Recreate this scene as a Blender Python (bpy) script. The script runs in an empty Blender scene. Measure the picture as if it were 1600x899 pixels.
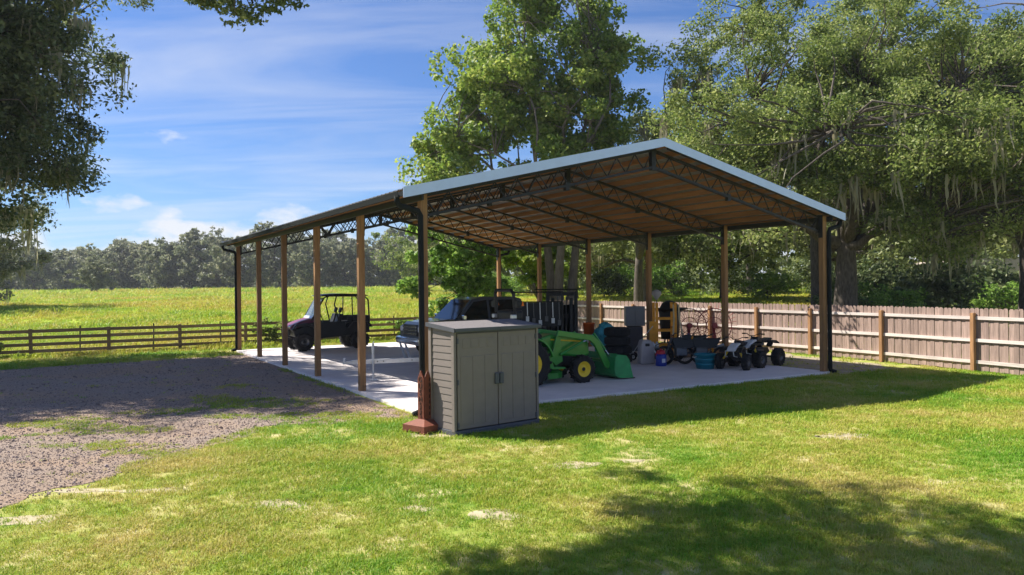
import bpy, math, random
import numpy as np
from mathutils import Vector, Matrix

# ------------------------------------------------------------------ camera, sky, sun, exposure
sc = bpy.context.scene
COL = sc.collection
random.seed(7)
RNG = np.random.default_rng(7)
PI = math.pi

cam_d = bpy.data.cameras.new('camera'); cam = bpy.data.objects.new('camera', cam_d); COL.objects.link(cam)
cam_d.sensor_width = 36.0; cam_d.lens = 36.0 * 1199.14 / 1600.0
cam_d.clip_start = 0.1; cam_d.clip_end = 3000.0
PITCH, ROLL, CAMH = -0.0022, -0.01096, 2.5368
fwd = Vector((0, math.cos(PITCH), math.sin(PITCH)))
up0 = Vector((0, -math.sin(PITCH), math.cos(PITCH)))
rt0 = Vector((1, 0, 0))
cx = rt0 * math.cos(ROLL) + up0 * math.sin(ROLL)
cy = -rt0 * math.sin(ROLL) + up0 * math.cos(ROLL)
m = Matrix((cx, cy, -fwd)).transposed().to_4x4(); m.translation = (0, 0, CAMH)
cam.matrix_world = m
sc.camera = cam

SUN = Vector((-0.825, 0.306, 1.0)).normalized()
SUN_EL = math.asin(SUN.z); SUN_ROT = math.atan2(SUN.x, SUN.y)
sun_d = bpy.data.lights.new('sun', 'SUN'); sun = bpy.data.objects.new('sun', sun_d); COL.objects.link(sun)
sun_d.energy = 5.0; sun_d.angle = math.radians(0.55); sun_d.color = (1.0, 0.94, 0.83)
sun.rotation_euler = (-SUN).to_track_quat('-Z', 'Y').to_euler(); sun.location = (-30, 12, 40)

w = bpy.data.worlds.new('World'); sc.world = w; w.use_nodes = True
def build_world():
    nt = w.node_tree; N = nt.nodes; L = nt.links; N.clear()
    out = N.new('ShaderNodeOutputWorld'); bg = N.new('ShaderNodeBackground')
    sky = N.new('ShaderNodeTexSky'); sky.sky_type = 'NISHITA'; sky.sun_disc = False
    sky.sun_elevation = SUN_EL; sky.sun_rotation = SUN_ROT
    sky.air_density = 1.0; sky.dust_density = 0.3; sky.ozone_density = 3.0
    tc = N.new('ShaderNodeTexCoord'); sep = N.new('ShaderNodeSeparateXYZ'); L.new(tc.outputs['Generated'], sep.inputs[0])
    def mth(op, a, b=None, clamp=False):
        n = N.new('ShaderNodeMath'); n.operation = op; n.use_clamp = clamp
        for i, q in enumerate((a, b)):
            if q is None: continue
            if isinstance(q, (int, float)): n.inputs[i].default_value = q
            else: L.new(q, n.inputs[i])
        return n.outputs[0]
    z = mth('MAXIMUM', sep.outputs[2], 0.0)
    # high wispy cirrus on a plane overhead
    zz = mth('ADD', z, 0.10)
    px = mth('DIVIDE', sep.outputs[0], zz); py = mth('DIVIDE', sep.outputs[1], zz)
    comb = N.new('ShaderNodeCombineXYZ'); L.new(px, comb.inputs[0]); L.new(py, comb.inputs[1])
    mp = N.new('ShaderNodeMapping'); L.new(comb.outputs[0], mp.inputs[0])
    mp.inputs['Rotation'].default_value = (0, 0, math.radians(33)); mp.inputs['Scale'].default_value = (0.42, 1.5, 1)
    mp.inputs['Location'].default_value = (0.9, 0.4, 0)
    n1 = N.new('ShaderNodeTexNoise'); L.new(mp.outputs[0], n1.inputs[0]); n1.inputs['Scale'].default_value = 1.1
    n1.inputs['Detail'].default_value = 9; n1.inputs['Roughness'].default_value = 0.56; n1.inputs['Distortion'].default_value = 0.6
    r1 = N.new('ShaderNodeMapRange'); L.new(n1.outputs[0], r1.inputs[0]); r1.inputs[1].default_value = 0.44; r1.inputs[2].default_value = 0.80
    r1.inputs[4].default_value = 0.58
    # low cumulus bank: noise over direction, only near the horizon
    mp2 = N.new('ShaderNodeMapping'); L.new(tc.outputs['Generated'], mp2.inputs[0]); mp2.inputs['Scale'].default_value = (1, 1, 2.2)
    mp2.inputs['Location'].default_value = (0.23, 0.1, 0.02)
    n2 = N.new('ShaderNodeTexNoise'); L.new(mp2.outputs[0], n2.inputs[0]); n2.inputs['Scale'].default_value = 7.5
    n2.inputs['Detail'].default_value = 10; n2.inputs['Roughness'].default_value = 0.52
    lo = N.new('ShaderNodeMapRange'); L.new(z, lo.inputs[0]); lo.inputs[1].default_value = 0.06; lo.inputs[2].default_value = 0.145
    lo.inputs[3].default_value = 0.10; lo.inputs[4].default_value = -0.22
    n2b = mth('ADD', n2.outputs[0], lo.outputs[0])
    r2 = N.new('ShaderNodeMapRange'); L.new(n2b, r2.inputs[0]); r2.inputs[1].default_value = 0.49; r2.inputs[2].default_value = 0.585
    r2.inputs[4].default_value = 0.92
    mask = mth('MAXIMUM', r1.outputs[0], r2.outputs[0])
    mix = N.new('ShaderNodeMix'); mix.data_type = 'RGBA'; L.new(mask, mix.inputs[0])
    tint = N.new('ShaderNodeMix'); tint.data_type = 'RGBA'; tint.blend_type = 'MULTIPLY'; tint.inputs[0].default_value = 1.0
    tint.inputs[7].default_value = (0.66, 0.87, 1.24, 1)
    L.new(sky.outputs[0], tint.inputs[6])
    L.new(tint.outputs[2], mix.inputs[6]); mix.inputs[7].default_value = (8.2, 8.4, 8.9, 1)
    L.new(mix.outputs[2], bg.inputs[0]); bg.inputs[1].default_value = 0.055
    L.new(bg.outputs[0], out.inputs[0])
build_world()
sc.view_settings.view_transform = 'Standard'; sc.view_settings.look = 'None'
sc.view_settings.exposure = 1.0; sc.view_settings.gamma = 1.0; sc.view_settings.use_curve_mapping = False
sc.cycles.max_bounces = 6; sc.cycles.diffuse_bounces = 3; sc.cycles.transmission_bounces = 4; sc.cycles.transparent_max_bounces = 6
sc.cycles.use_denoising = True

# ------------------------------------------------------------------ materials
def new_mat(name):
    mt = bpy.data.materials.new(name); mt.use_nodes = True
    nt = mt.node_tree; b = nt.nodes['Principled BSDF']
    return mt, nt, b
def c4(c, k=1.0): return (min(c[0]*k, 1), min(c[1]*k, 1), min(c[2]*k, 1), 1)
def mat(name, base, rough=0.6, metal=0.0, var=0.18, scale=6.0, bump=0.0, stretch=(1, 1, 1), rnd=0.0, detail=5, spec=0.4, world=False, base2=None, coat=0.0):
    mt, nt, b = new_mat(name); N = nt.nodes; L = nt.links
    tc = N.new('ShaderNodeTexCoord'); mp = N.new('ShaderNodeMapping'); mp.inputs['Scale'].default_value = stretch
    if world:
        g = N.new('ShaderNodeNewGeometry'); L.new(g.outputs['Position'], mp.inputs[0])
    else: L.new(tc.outputs['Object'], mp.inputs[0])
    oi = N.new('ShaderNodeObjectInfo')
    if rnd > 0:
        va = N.new('ShaderNodeVectorMath'); va.operation = 'SCALE'; va.inputs[0].default_value = (13.1, 7.7, 5.3); L.new(oi.outputs['Random'], va.inputs['Scale'])
        L.new(va.outputs[0], mp.inputs['Location'])
    nz = N.new('ShaderNodeTexNoise'); nz.inputs['Scale'].default_value = scale; nz.inputs['Detail'].default_value = detail
    nz.inputs['Roughness'].default_value = 0.62
    L.new(mp.outputs[0], nz.inputs[0])
    mr = N.new('ShaderNodeMapRange'); L.new(nz.outputs[0], mr.inputs[0]); mr.inputs[1].default_value = 0.28; mr.inputs[2].default_value = 0.72
    mx = N.new('ShaderNodeMix'); mx.data_type = 'RGBA'; L.new(mr.outputs[0], mx.inputs[0])
    mx.inputs[6].default_value = c4(base, 1 - var); mx.inputs[7].default_value = c4(base2, 1) if base2 else c4(base, 1 + var)
    col = mx.outputs[2]
    if rnd > 0:
        hs = N.new('ShaderNodeHueSaturation'); L.new(col, hs.inputs['Color'])
        r2 = N.new('ShaderNodeMapRange'); L.new(oi.outputs['Random'], r2.inputs[0]); r2.inputs[3].default_value = 1 - rnd; r2.inputs[4].default_value = 1 + rnd
        L.new(r2.outputs[0], hs.inputs['Value']); col = hs.outputs[0]
    L.new(col, b.inputs['Base Color'])
    b.inputs['Roughness'].default_value = rough; b.inputs['Metallic'].default_value = metal
    b.inputs['Specular IOR Level'].default_value = spec; b.inputs['Coat Weight'].default_value = coat
    if bump > 0:
        bp = N.new('ShaderNodeBump'); bp.inputs['Strength'].default_value = bump; bp.inputs['Distance'].default_value = 0.02
        L.new(nz.outputs[0], bp.inputs['Height']); L.new(bp.outputs[0], b.inputs['Normal'])
    return mt
def leaf_mat(name, c1, c2, c3, trans=0.35):
    mt, nt, b = new_mat(name); N = nt.nodes; L = nt.links
    at = N.new('ShaderNodeAttribute'); at.attribute_name = 'rnd'
    cr = N.new('ShaderNodeValToRGB'); e = cr.color_ramp.elements
    e[0].position = 0.0; e[0].color = c4(c1); e[1].position = 1.0; e[1].color = c4(c3)
    x = e.new(0.55); x.color = c4(c2)
    L.new(at.outputs['Fac'], cr.inputs[0]); L.new(cr.outputs[0], b.inputs['Base Color'])
    b.inputs['Roughness'].default_value = 0.5; b.inputs['Specular IOR Level'].default_value = 0.35
    tr = N.new('ShaderNodeBsdfTranslucent'); L.new(cr.outputs[0], tr.inputs[0])
    ms = N.new('ShaderNodeMixShader'); ms.inputs[0].default_value = trans
    L.new(b.outputs[0], ms.inputs[1]); L.new(tr.outputs[0], ms.inputs[2])
    L.new(ms.outputs[0], nt.nodes['Material Output'].inputs[0])
    return mt
def grass_mat(name, cols, scale, trans=0.35, thr=(0.35, 0.65)):
    # colour drifts between lush and dry over the ground (world position), with each tuft a little different
    mt, nt, b = new_mat(name); N = nt.nodes; L = nt.links
    g = N.new('ShaderNodeNewGeometry'); nz = N.new('ShaderNodeTexNoise'); nz.inputs['Scale'].default_value = scale; nz.inputs['Detail'].default_value = 5
    L.new(g.outputs['Position'], nz.inputs[0])
    oi = N.new('ShaderNodeObjectInfo')
    ad = N.new('ShaderNodeMath'); ad.operation = 'MULTIPLY_ADD'; L.new(oi.outputs['Random'], ad.inputs[0]); ad.inputs[1].default_value = 0.22
    L.new(nz.outputs[0], ad.inputs[2])
    mr = N.new('ShaderNodeMapRange'); L.new(ad.outputs[0], mr.inputs[0]); mr.inputs[1].default_value = thr[0] + .11; mr.inputs[2].default_value = thr[1] + .11
    cr = N.new('ShaderNodeValToRGB'); e = cr.color_ramp.elements
    e[0].color = c4(cols[0]); e[1].color = c4(cols[-1])
    for i, c in enumerate(cols[1:-1]):
        x = e.new((i + 1) / (len(cols) - 1)); x.color = c4(c)
    L.new(mr.outputs[0], cr.inputs[0]); L.new(cr.outputs[0], b.inputs['Base Color'])
    b.inputs['Roughness'].default_value = 0.55; b.inputs['Specular IOR Level'].default_value = 0.3
    tr = N.new('ShaderNodeBsdfTranslucent'); L.new(cr.outputs[0], tr.inputs[0])
    ms = N.new('ShaderNodeMixShader'); ms.inputs[0].default_value = trans
    L.new(b.outputs[0], ms.inputs[1]); L.new(tr.outputs[0], ms.inputs[2])
    L.new(ms.outputs[0], nt.nodes['Material Output'].inputs[0])
    return mt

M = {}
M['post'] = mat('pine_post', (0.27, 0.145, 0.062), 0.75, var=0.3, scale=3, stretch=(9, 9, 0.7), rnd=0.12, bump=0.2)
M['purlin'] = mat('pine_purlin', (0.40, 0.195, 0.085), 0.75, var=0.3, scale=2, stretch=(9, .5, 9), rnd=0.2, bump=0.15)
M['steel'] = mat('black_steel', (0.018, 0.019, 0.021), 0.5, metal=0.2, var=0.3)
M['gutter'] = mat('black_gutter', (0.013, 0.016, 0.017), 0.75, metal=0.0, var=0.2, spec=0.15)
M['galv'] = mat('galvalume', (0.36, 0.35, 0.34), 0.5, metal=0.5, var=0.1, scale=14)
M['trim'] = mat('pale_trim', (0.50, 0.62, 0.90), 0.35, metal=0.05, var=0.05, scale=4)  # blue of the sky mirrored in white metal is painted into the base colour
M['concrete'] = mat('concrete', (0.72, 0.665, 0.665), 0.85, var=0.12, scale=1.1, bump=0.06, world=True, detail=9)
M['picket'] = mat('weathered_picket', (0.31, 0.22, 0.185), 0.85, var=0.35, scale=2.5, stretch=(8, 8, 0.8), rnd=0.2, bump=0.25)
M['rail'] = mat('weathered_rail', (0.62, 0.54, 0.50), 0.85, var=0.25, scale=2.5, stretch=(.6, 8, 8), rnd=0.1, bump=0.2)
M['fpost'] = mat('fence_post_wood', (0.36, 0.19, 0.085), 0.8, var=0.3, scale=2.5, stretch=(8, 8, .8), rnd=0.12, bump=0.2)
M['board'] = mat('pasture_board', (0.22, 0.15, 0.09), 0.85, var=0.3, scale=2.5, stretch=(.6, 8, 8), rnd=0.15, bump=0.2)
M['shed'] = mat('taupe_plastic', (0.195, 0.165, 0.150), 0.6, var=0.08, scale=5, bump=0.03)
M['shed_lit'] = M['shed']
M['shed_dark'] = mat('charcoal_plastic', (0.075, 0.08, 0.095), 0.6, var=0.1)
M['shed_roof'] = mat('grey_shingle_plastic', (0.17, 0.155, 0.16), 0.8, var=0.45, scale=60, bump=0.3)
M['rust'] = mat('red_brown_steel', (0.19, 0.058, 0.034), 0.65, var=0.3, scale=9, bump=0.05)
M['letter'] = mat('dark_letter', (0.025, 0.012, 0.01), 0.7, var=0.1)
M['black'] = mat('black_plastic', (0.012, 0.012, 0.014), 0.5, var=0.2)
M['rubber'] = mat('rubber', (0.014, 0.014, 0.015), 0.85, var=0.3, scale=20, bump=0.1)
M['rim'] = mat('dark_rim', (0.10, 0.10, 0.105), 0.4, metal=0.8, var=0.1)
M['chrome'] = mat('chrome', (0.65, 0.66, 0.68), 0.18, metal=1.0, var=0.05)
M['alu'] = mat('aluminium', (0.58, 0.59, 0.60), 0.4, metal=0.5, var=0.12)
M['maroon'] = mat('maroon_paint', (0.17, 0.022, 0.06), 0.4, var=0.05, coat=0.15)
M['truck'] = mat('grey_blue_paint', (0.085, 0.09, 0.098), 0.4, metal=0.2, var=0.05, coat=0.7)
M['green'] = mat('tractor_green', (0.025, 0.235, 0.03), 0.35, var=0.12, coat=0.4)
M['bgreen'] = mat('bucket_green', (0.022, 0.25, 0.075), 0.5, var=0.25, scale=5)
M['yellow'] = mat('yellow_rim', (0.75, 0.52, 0.02), 0.45, var=0.1)
M['scaf'] = mat('scaffold_yellow', (0.80, 0.33, 0.02), 0.5, var=0.2)
M['white'] = mat('white_plastic', (0.62, 0.62, 0.64), 0.45, var=0.06)
M['offwhite'] = mat('dusty_white_plastic', (0.40, 0.36, 0.36), 0.55, var=0.1)
M['teal'] = mat('teal_plastic', (0.01, 0.18, 0.25), 0.5, var=0.1)
M['tarp'] = mat('teal_tarp', (0.03, 0.36, 0.38), 0.5, var=0.45, scale=7, base2=(0.06, 0.42, 0.52))
M['orange'] = mat('orange_plastic', (0.95, 0.16, 0.03), 0.45, var=0.08)
M['blue'] = mat('blue_plastic', (0.012, 0.035, 0.28), 0.4, var=0.1)
M['redp'] = mat('red_plastic', (0.50, 0.02, 0.03), 0.45, var=0.1)
M['redsteel'] = mat('faded_red_steel', (0.28, 0.05, 0.05), 0.7, var=0.3)
M['greycab'] = mat('grey_cabinet_paint', (0.24, 0.26, 0.28), 0.5, var=0.08)
M['lamp'] = mat('amber_lens', (0.80, 0.17, 0.01), 0.25, var=0.05)
M['strap'] = mat('pale_strap', (0.55, 0.45, 0.28), 0.8, var=0.1)
M['bark'] = mat('oak_bark', (0.075, 0.058, 0.046), 0.95, var=0.5, scale=5, stretch=(3, 3, .7), bump=0.8, base2=(0.15, 0.125, 0.105))
M['barkp'] = mat('pale_bark', (0.15, 0.125, 0.10), 0.95, var=0.4, scale=4, stretch=(3, 3, .7), bump=0.7)
M['moss'] = leaf_mat('spanish_moss', (0.20, 0.20, 0.14), (0.34, 0.32, 0.22), (0.48, 0.42, 0.28), 0.45)
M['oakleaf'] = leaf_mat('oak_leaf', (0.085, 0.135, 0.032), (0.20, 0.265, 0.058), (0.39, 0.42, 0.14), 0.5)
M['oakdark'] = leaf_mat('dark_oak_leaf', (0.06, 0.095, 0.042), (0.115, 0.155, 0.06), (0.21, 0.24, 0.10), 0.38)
M['gumleaf'] = leaf_mat('sweetgum_leaf', (0.11, 0.19, 0.03), (0.235, 0.335, 0.055), (0.42, 0.46, 0.11), 0.52)
M['maple'] = leaf_mat('broad_leaf', (0.11, 0.21, 0.035), (0.22, 0.37, 0.06), (0.37, 0.50, 0.12), 0.52)
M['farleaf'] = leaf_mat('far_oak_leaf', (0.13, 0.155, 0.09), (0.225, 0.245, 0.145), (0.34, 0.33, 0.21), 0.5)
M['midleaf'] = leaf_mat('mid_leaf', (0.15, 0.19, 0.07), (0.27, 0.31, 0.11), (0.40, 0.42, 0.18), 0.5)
M['grass'] = grass_mat('lawn_grass', [(0.15, 0.33, 0.02), (0.27, 0.39, 0.03), (0.41, 0.43, 0.06), (0.56, 0.47, 0.15)], 0.33, thr=(0.32, 0.68))
M['weed'] = grass_mat('pasture_weed', [(0.22, 0.38, 0.03), (0.34, 0.47, 0.045), (0.46, 0.50, 0.06), (0.52, 0.43, 0.09)], 0.10, thr=(0.3, 0.62))
def glass(name, col, rough=0.05):
    mt, nt, b = new_mat(name); b.inputs['Base Color'].default_value = c4(col); b.inputs['Roughness'].default_value = rough
    b.inputs['Specular IOR Level'].default_value = 0.8; b.inputs['Transmission Weight'].default_value = 0.75
    return mt
M['glass'] = glass('tinted_glass', (0.35, 0.40, 0.42))
def ground_mat():
    mt, nt, b = new_mat('ground_turf'); N = nt.nodes; L = nt.links
    g = N.new('ShaderNodeNewGeometry')
    def noise(sc_, det=6):
        n = N.new('ShaderNodeTexNoise'); n.inputs['Scale'].default_value = sc_; n.inputs['Detail'].default_value = det; L.new(g.outputs['Position'], n.inputs[0]); return n.outputs[0]
    def ramp(src, a, b_, stops):
        mr = N.new('ShaderNodeMapRange'); L.new(src, mr.inputs[0]); mr.inputs[1].default_value = a; mr.inputs[2].default_value = b_
        cr = N.new('ShaderNodeValToRGB'); e = cr.color_ramp.elements; e[0].color = c4(stops[0]); e[1].color = c4(stops[-1])
        for i, c in enumerate(stops[1:-1]): e.new((i + 1) / (len(stops) - 1)).color = c4(c)
        L.new(mr.outputs[0], cr.inputs[0]); return cr.outputs[0]
    lawn = ramp(noise(1.3, 10), .32, .68, [(0.15, 0.24, 0.035), (0.26, 0.31, 0.06), (0.36, 0.34, 0.12), (0.50, 0.44, 0.24)])
    past = ramp(noise(0.12, 10), .32, .66, [(0.20, 0.33, 0.03), (0.30, 0.42, 0.04), (0.40, 0.45, 0.055), (0.46, 0.39, 0.08)])
    sep = N.new('ShaderNodeSeparateXYZ'); L.new(g.outputs['Position'], sep.inputs[0])
    # past the pasture fence (behind the barn) the pasture takes over
    dv = N.new('ShaderNodeVectorMath'); dv.operation = 'DOT_PRODUCT'; L.new(g.outputs['Position'], dv.inputs[0]); dv.inputs[1].default_value = (-0.507, 0.862, 0)
    mr = N.new('ShaderNodeMapRange'); L.new(dv.outputs['Value'], mr.inputs[0]); mr.inputs[1].default_value = 34.2; mr.inputs[2].default_value = 35.4
    mx = N.new('ShaderNodeMix'); mx.data_type = 'RGBA'; L.new(mr.outputs[0], mx.inputs[0]); L.new(lawn, mx.inputs[6]); L.new(past, mx.inputs[7])
    L.new(mx.outputs[2], b.inputs['Base Color']); b.inputs['Roughness'].default_value = 0.95; b.inputs['Specular IOR Level'].default_value = 0.1
    bp = N.new('ShaderNodeBump'); bp.inputs['Strength'].default_value = 0.7; bp.inputs['Distance'].default_value = 0.05
    L.new(noise(9, 8), bp.inputs['Height']); L.new(bp.outputs[0], b.inputs['Normal'])
    return mt
M['ground'] = ground_mat()
M['gravel0'] = mat('asphalt_millings', (0.175, 0.130, 0.125), 0.95, var=0.45, scale=26, bump=1.0, world=True, detail=10, base2=(0.30, 0.235, 0.22))
def gravel_mat():
    mt, nt, b = new_mat('millings'); N = nt.nodes; L = nt.links; g = N.new('ShaderNodeNewGeometry')
    def noise(sc_, det, ro=.6):
        n = N.new('ShaderNodeTexNoise'); n.inputs['Scale'].default_value = sc_; n.inputs['Detail'].default_value = det; n.inputs['Roughness'].default_value = ro; L.new(g.outputs['Position'], n.inputs[0]); return n.outputs[0]
    def mr(src, a, b_):
        q = N.new('ShaderNodeMapRange'); L.new(src, q.inputs[0]); q.inputs[1].default_value = a; q.inputs[2].default_value = b_; return q.outputs[0]
    def mix(f, a, b_):
        q = N.new('ShaderNodeMix'); q.data_type = 'RGBA'; L.new(f, q.inputs[0])
        for k, c in ((6, a), (7, b_)):
            if isinstance(c, tuple): q.inputs[k].default_value = c4(c)
            else: L.new(c, q.inputs[k])
        return q.outputs[2]
    fine = noise(24, 12, .75)
    grey = mix(mr(fine, .3, .7), (0.13, 0.098, 0.082), (0.46, 0.37, 0.31))
    brown = mix(mr(fine, .3, .7), (0.16, 0.10, 0.07), (0.52, 0.38, 0.27))
    c = mix(mr(noise(.35, 5), .42, .62), grey, brown)
    c = mix(mr(noise(1.1, 7), .60, .78), c, (0.34, 0.28, 0.20))
    L.new(c, b.inputs['Base Color']); b.inputs['Roughness'].default_value = .95; b.inputs['Specular IOR Level'].default_value = .15
    bp = N.new('ShaderNodeBump'); bp.inputs['Strength'].default_value = 1.0; bp.inputs['Distance'].default_value = .03; L.new(fine, bp.inputs['Height']); L.new(bp.outputs[0], b.inputs['Normal'])
    return mt
M['gravel'] = gravel_mat()
M['stone'] = mat('milling_stone', (0.27, 0.21, 0.19), 0.9, var=0.3, scale=9, rnd=0.45)
M['sand'] = mat('bare_sand', (0.40, 0.34, 0.22), 0.95, var=0.3, scale=6, bump=0.4, world=True, detail=9)
M['dirt'] = mat('bare_dirt', (0.30, 0.25, 0.18), 0.95, var=0.3, scale=4, bump=0.4, world=True, detail=9)
M['wallw'] = mat('white_wall', (0.55, 0.55, 0.53), 0.8, var=0.1)
M['rooft'] = mat('faded_roof', (0.42, 0.36, 0.31), 0.8, var=0.2)

# ------------------------------------------------------------------ mesh helpers
class MB:
    def __init__(s): s.v = []; s.f = []
    def add(s, vs, fs):
        o = len(s.v); s.v += [tuple(p) for p in vs]; s.f += [tuple(i + o for i in q) for q in fs]; return s
    def box(s, c, d, rot=None):
        x, y, z = d[0] / 2, d[1] / 2, d[2] / 2
        vs = [Vector(p) for p in ((-x, -y, -z), (x, -y, -z), (x, y, -z), (-x, y, -z), (-x, -y, z), (x, -y, z), (x, y, z), (-x, y, z))]
        if rot is not None: vs = [rot @ p for p in vs]
        c = Vector(c)
        return s.add([p + c for p in vs], [(0, 3, 2, 1), (4, 5, 6, 7), (0, 1, 5, 4), (1, 2, 6, 5), (2, 3, 7, 6), (3, 0, 4, 7)])
    def tube(s, pts, r, n=6, cap=True):
        pts = [Vector(p) for p in pts]; k = len(pts)
        if not hasattr(r, '__len__'): r = [r] * k
        vs = []; ref = None
        for i, p in enumerate(pts):
            d = (pts[min(i + 1, k - 1)] - pts[max(i - 1, 0)]).normalized()
            if ref is None or abs(d.dot(ref)) > .98: ref = Vector((0, 0, 1)) if abs(d.z) < .9 else Vector((1, 0, 0))
            a = d.cross(ref).normalized(); b = d.cross(a)
            ref = ref - d * ref.dot(d)
            vs += [p + (a * math.cos(2 * PI * j / n) + b * math.sin(2 * PI * j / n)) * r[i] for j in range(n)]
        fs = [(i * n + j, i * n + (j + 1) % n, (i + 1) * n + (j + 1) % n, (i + 1) * n + j) for i in range(k - 1) for j in range(n)]
        if cap: fs += [tuple(range(n))[::-1], tuple((k - 1) * n + j for j in range(n))]
        return s.add(vs, fs)
    def prism(s, poly, y0, y1, ins=None):
        # polygon in (x, z), extruded along y; ins = points of the second end (for tapered ends)
        n = len(poly); p2 = ins or poly
        vs = [(p[0], y0, p[1]) for p in poly] + [(p[0], y1, p[1]) for p in p2]
        fs = [tuple(range(n)), tuple(range(2 * n - 1, n - 1, -1))] + [(i, i + n, (i + 1) % n + n, (i + 1) % n) for i in range(n)]
        return s.add(vs, fs)
    def lathe(s, prof, c=(0, 0, 0), axis='z', n=20):
        vs = []
        for (r, h) in prof:
            for j in range(n):
                a = 2 * PI * j / n; p = (r * math.cos(a), r * math.sin(a), h)
                if axis == 'y': p = (p[0], p[2], p[1])
                elif axis == 'x': p = (p[2], p[0], p[1])
                vs.append((p[0] + c[0], p[1] + c[1], p[2] + c[2]))
        k = len(prof)
        fs = [(i * n + j, i * n + (j + 1) % n, (i + 1) * n + (j + 1) % n, (i + 1) * n + j) for i in range(k - 1) for j in range(n)]
        return s.add(vs, fs)
    def mesh(s, name, smooth=False):
        me = bpy.data.meshes.new(name); me.from_pydata(s.v, [], s.f); me.validate(); me.update()
        if smooth: me.polygons.foreach_set('use_smooth', [True] * len(me.polygons))
        return me
    def build(s, name, mt, parent=None, loc=(0, 0, 0), rot=(0, 0, 0), smooth=False, bevel=0.0):
        return put(name, s.mesh(name, smooth), mt, parent, loc, rot, bevel)
def put(name, me, mt, parent=None, loc=(0, 0, 0), rot=(0, 0, 0), bevel=0.0):
    if mt is not None and not me.materials: me.materials.append(M[mt] if isinstance(mt, str) else mt)
    o = bpy.data.objects.new(name, me); COL.objects.link(o); o.parent = parent; o.location = loc; o.rotation_euler = rot
    if bevel > 0:
        md = o.modifiers.new('bevel', 'BEVEL'); md.width = bevel; md.segments = 2; md.limit_method = 'ANGLE'; md.angle_limit = math.radians(40)
        md.harden_normals = False
    return o
def thing(name, label, cat, loc=(0, 0, 0), rz=0.0, group=None):
    o = bpy.data.objects.new(name, None); COL.objects.link(o); o.location = loc; o.rotation_euler = (0, 0, rz); o.empty_display_size = .2
    return tag(o, label, cat, group)
def tag(o, label, cat, group=None):
    o['label'] = label; o['category'] = cat
    if group: o['group'] = group
    return o
def kind(o, k, label=None, cat=None):
    o['kind'] = k
    if label: o['label'] = label
    if cat: o['category'] = cat
    return o
def copy_tree(o, parent=None):
    c = o.copy(); COL.objects.link(c); c.parent = parent
    for ch in list(o.children): copy_tree(ch, c)
    return c
def np_mesh(name, V, F, rnd=None, smooth=False):
    V = np.asarray(V, np.float32); F = np.asarray(F, np.int32); k = F.shape[1]
    me = bpy.data.meshes.new(name); me.vertices.add(len(V)); me.vertices.foreach_set('co', V.ravel())
    me.loops.add(F.size); me.loops.foreach_set('vertex_index', F.ravel())
    me.polygons.add(len(F)); me.polygons.foreach_set('loop_start', np.arange(0, F.size, k, dtype=np.int32))
    me.polygons.foreach_set('loop_total', np.full(len(F), k, np.int32))
    if rnd is not None:
        a = me.attributes.new('rnd', 'FLOAT', 'POINT'); a.data.foreach_set('value', np.asarray(rnd, np.float32))
    me.update(calc_edges=True)
    if smooth: me.polygons.foreach_set('use_smooth', [True] * len(F))
    return me

# barn frame: u to the right across the gable, v away along the building
TH = 0.53133; BO = Vector((-1.757, 15.196)); BE = Vector((math.cos(TH), math.sin(TH))); BD = Vector((-math.sin(TH), math.cos(TH)))
BAY, BW, NB = 3.6576, 12.05, 6
def UV(u, v, z=0.0):
    p = BO + BE * u + BD * v; return Vector((p.x, p.y, z))
def sstep(a, b, x):
    t = np.clip((x - a) / (b - a), 0, 1); return t * t * (3 - 2 * t)
def terrain(x, y):
    x = np.asarray(x, float); y = np.asarray(y, float)
    return 1.25 * sstep(38, 66, y) + 1.0 * sstep(60, 210, y)
def vnoise(x, y, s, seed=0):
    # smooth value noise in numpy
    x = np.asarray(x) / s; y = np.asarray(y) / s; xi = np.floor(x).astype(np.int64); yi = np.floor(y).astype(np.int64)
    def h(a, b):
        n = (a * 374761393 + b * 668265263 + seed * 1442695) & 0x7fffffff
        n = ((n ^ (n >> 13)) * 1274126177) & 0x7fffffff
        return ((n ^ (n >> 16)) & 0xffff) / 65535.0
    fx = x - xi; fy = y - yi; fx = fx * fx * (3 - 2 * fx); fy = fy * fy * (3 - 2 * fy)
    return (h(xi, yi) * (1 - fx) + h(xi + 1, yi) * fx) * (1 - fy) + (h(xi, yi + 1) * (1 - fx) + h(xi + 1, yi + 1) * fx) * fy

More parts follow.
